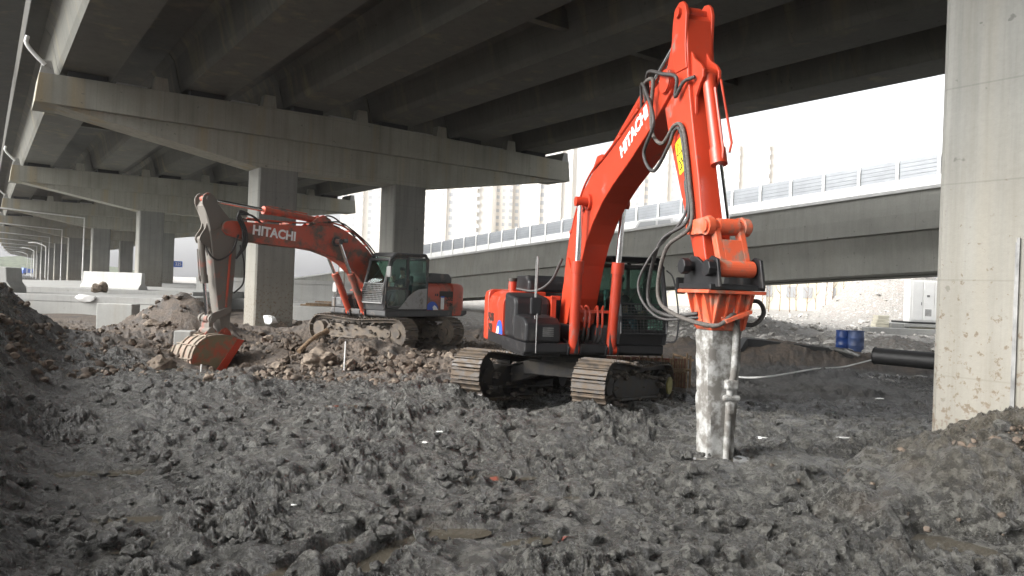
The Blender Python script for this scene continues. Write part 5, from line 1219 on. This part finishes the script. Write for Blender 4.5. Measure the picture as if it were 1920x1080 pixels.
# ------------------------------------------------------------------ rubble
rnd = random.Random(5)
spots = []
for k in range(70):
    px = rnd.uniform(240, 900); py = rnd.uniform(640, 700) if px > 470 else rnd.uniform(610, 700)
    spots.append((px, py))
key = [(525, 612, .42), (545, 655, .35), (600, 680, .40), (655, 690, .22), (700, 700, .18), (770, 700, .24), (860, 662, .30), (842, 672, .28), (880, 668, .25), (300, 690, .34), (595, 640, .3), (500, 640, .25), (460, 690, .25), (735, 672, .22), (285, 606, .26), (300, 612, .24), (560, 610, .28), (812, 690, .22), (690, 668, .3), (520, 690, .25)]
allr = [(x, y, r*rnd.uniform(.65, .9)) for x, y, r in key]
place = ['behind the bucket, right of the stick foot', 'in the rubble right of the bucket', 'between the log and the survey stake', 'just right of the survey stake at the mud edge', 'half sunk at the mud edge below the crawler end', 'in front of the rear excavator crawler end',
 'right of the rear crawler, beside the near track', 'between the two machines, left one of the close pair', 'touching the left track of the near excavator', 'flat one left of the concrete stub', 'before the middle of the rear crawler', 'just right of the bucket teeth',
 'below the bucket at the edge of the wet mud', 'under the near end of the rear crawler', 'on the left dirt heap, lower of two', 'on the left dirt heap, upper of two', 'beside the square column foot', 'below the pair between the two machines', 'left of the rear crawler end', 'in the middle of the brown rubble band']
for k, (px, py, r) in enumerate(allr):
    h = hit(px, py, 10); z = h.z+r*.15
    flat = rnd.random() < .4
    vs, fs = lump((h.x, h.y, z), r, k*.77+1, (rnd.uniform(.9, 1.3), rnd.uniform(.6, 1), rnd.uniform(.4, .8)), 4, .55, Matrix.Rotation(rnd.uniform(0, 6), 3, 'Z') @ Matrix.Rotation(rnd.uniform(-.5, .5), 3, 'X'))
    mb = MB(); mb.add(vs, fs); pale = rnd.random() < .6
    o = mb.build('broken_stone', 'rock' if pale else 'rock_dark', origin=(h.x, h.y, z-r*.4)); o.data.shade_smooth(); o.data.set_sharp_from_angle(angle=R(22))
    tag(o, ('pale broken stone ' if pale else 'dark muddy stone ')+place[k], 'stone', 'large stones of the rubble band')
def scatter(name, label, mat, N, fn, rmin, rmax, seed, sub=1, flat=.7, sink=.25):
    rg = random.Random(seed); V = []; Fc = []; lib = [lump((0, 0, 0), 1, j*1.9+seed, (1, .85, flat), sub, .7) for j in range(8)]
    LA = [(np.array([tuple(v) for v in l[0]]), l[1]) for l in lib]
    pts = []
    while len(pts) < N:
        q = fn(rg)
        if q: pts.append(q)
    xs = np.array([p[0] for p in pts]); ys_ = np.array([p[1] for p in pts]); hs__ = base_h(xs, ys_)
    vs = []; fs = []; off = 0
    for i in range(N):
        a, f = LA[i % 8]; r = rmin*(rmax/rmin)**(rg.random()**2.2)
        m = np.array((Matrix.Rotation(rg.uniform(0, 6.3), 3, 'Z') @ Matrix.Rotation(rg.uniform(-.6, .6), 3, 'X')))
        vs.append((a @ m.T)*r+np.array([xs[i], ys_[i], hs__[i]+r*sink])); fs += [tuple(off+q for q in ff) for ff in f]; off += len(a)
    me = bpy.data.meshes.new(name); me.from_pydata(np.concatenate(vs).tolist(), [], fs); me.update(); me.materials.append(M[mat])
    me.shade_smooth(); me.set_sharp_from_angle(angle=R(35))
    o = bpy.data.objects.new(name, me); C.objects.link(o); o['kind'] = 'stuff'; o['label'] = label; o['category'] = 'rubble'; return o
def polar(a0, a1, r0, r1, cond=None):
    def f(rg):
        a = R(rg.uniform(a0, a1)); r = r0*(r1/r0)**rg.random(); x, y = r*math.sin(a), r*math.cos(a)
        return (x, y) if (cond is None or cond(x, y)) else None
    return f
def notpud(x, y):
    for (cx, cy, a, b, ro, lv) in PUD:
        c, s = math.cos(ro), math.sin(ro); dx = x-cx; dy = y-cy
        if ((dx*c+dy*s)/a)**2+((-dx*s+dy*c)/b)**2 < 1.6: return False
    return True
scatter('mud_clods', 'grey mud clods strewn over the churned ground', 'ground', 3600, polar(-40, 40, 4, 17, notpud), .015, .11, 1, sub=2)
scatter('small_rubble', 'small brown stones of the rubble band', 'rock_dark', 2300, polar(-40, 0, 15.5, 30, lambda x, y: not (-8.3 < x < -5.8 and y < 19.6)), .025, .15, 2, sub=2)
scatter('small_pale_stones', 'small pale stones of the rubble band', 'rock', 700, polar(-35, -1, 15.8, 29), .025, .12, 6, sub=2)
scatter('building_debris', 'pale building debris spread over the open yard', 'debris', 2600, polar(6, 42, 29, 75, lambda x, y: .809*x+.588*y > 27.5), .06, .35, 3, flat=.45)
scatter('heap_stones', 'small stones in the heap at the near pier', 'rock_dark', 1100, lambda rg: (rg.gauss(5.9, 1.0), rg.gauss(7.7, .8)), .01, .06, 4, sub=2)
for k, (px, py, r) in enumerate(((823, 820, .04), (797, 842, .035), (1580, 832, .10), (1650, 755, .07), (1428, 832, .05), (550, 962, .02))):
    h = hit(px, py); vs, fs = lump((h.x, h.y, h.z+.07), r, k+3, (1.3, .6, .25), 3, 1.3); mb = MB(); mb.add(vs, fs)
    o = mb.build('litter_scrap', 'cabinet', origin=(h.x, h.y, h.z)); tag(o, 'white plastic scrap in the mud '+('upper one left of the near crawler', 'lower one left of the near crawler', 'large one between hammer and pier', 'small one far out in the pit', 'just right of the hammer foot', 'tiny one in the left foreground')[k], 'litter', 'white scraps in the mud')

# ------------------------------------------------------------------ haze
mb = MB(); mb.bb(-1700, 1700, -1700, 1700, -9, 86)
hm = bpy.data.materials.new('haze'); hm.use_nodes = True; hn = hm.node_tree; hn.nodes.remove(hn.nodes['Principled BSDF'])
pv = hn.nodes.new('ShaderNodeVolumePrincipled'); pv.inputs['Color'].default_value = (.96, .97, 1, 1); pv.inputs['Density'].default_value = .0002; pv.inputs['Anisotropy'].default_value = .2
hn.links.new(pv.outputs[0], hn.nodes['Material Output'].inputs['Volume'])
hz = mb.build('haze', hm); hz['kind'] = 'stuff'; hz['label'] = 'pale humid haze'
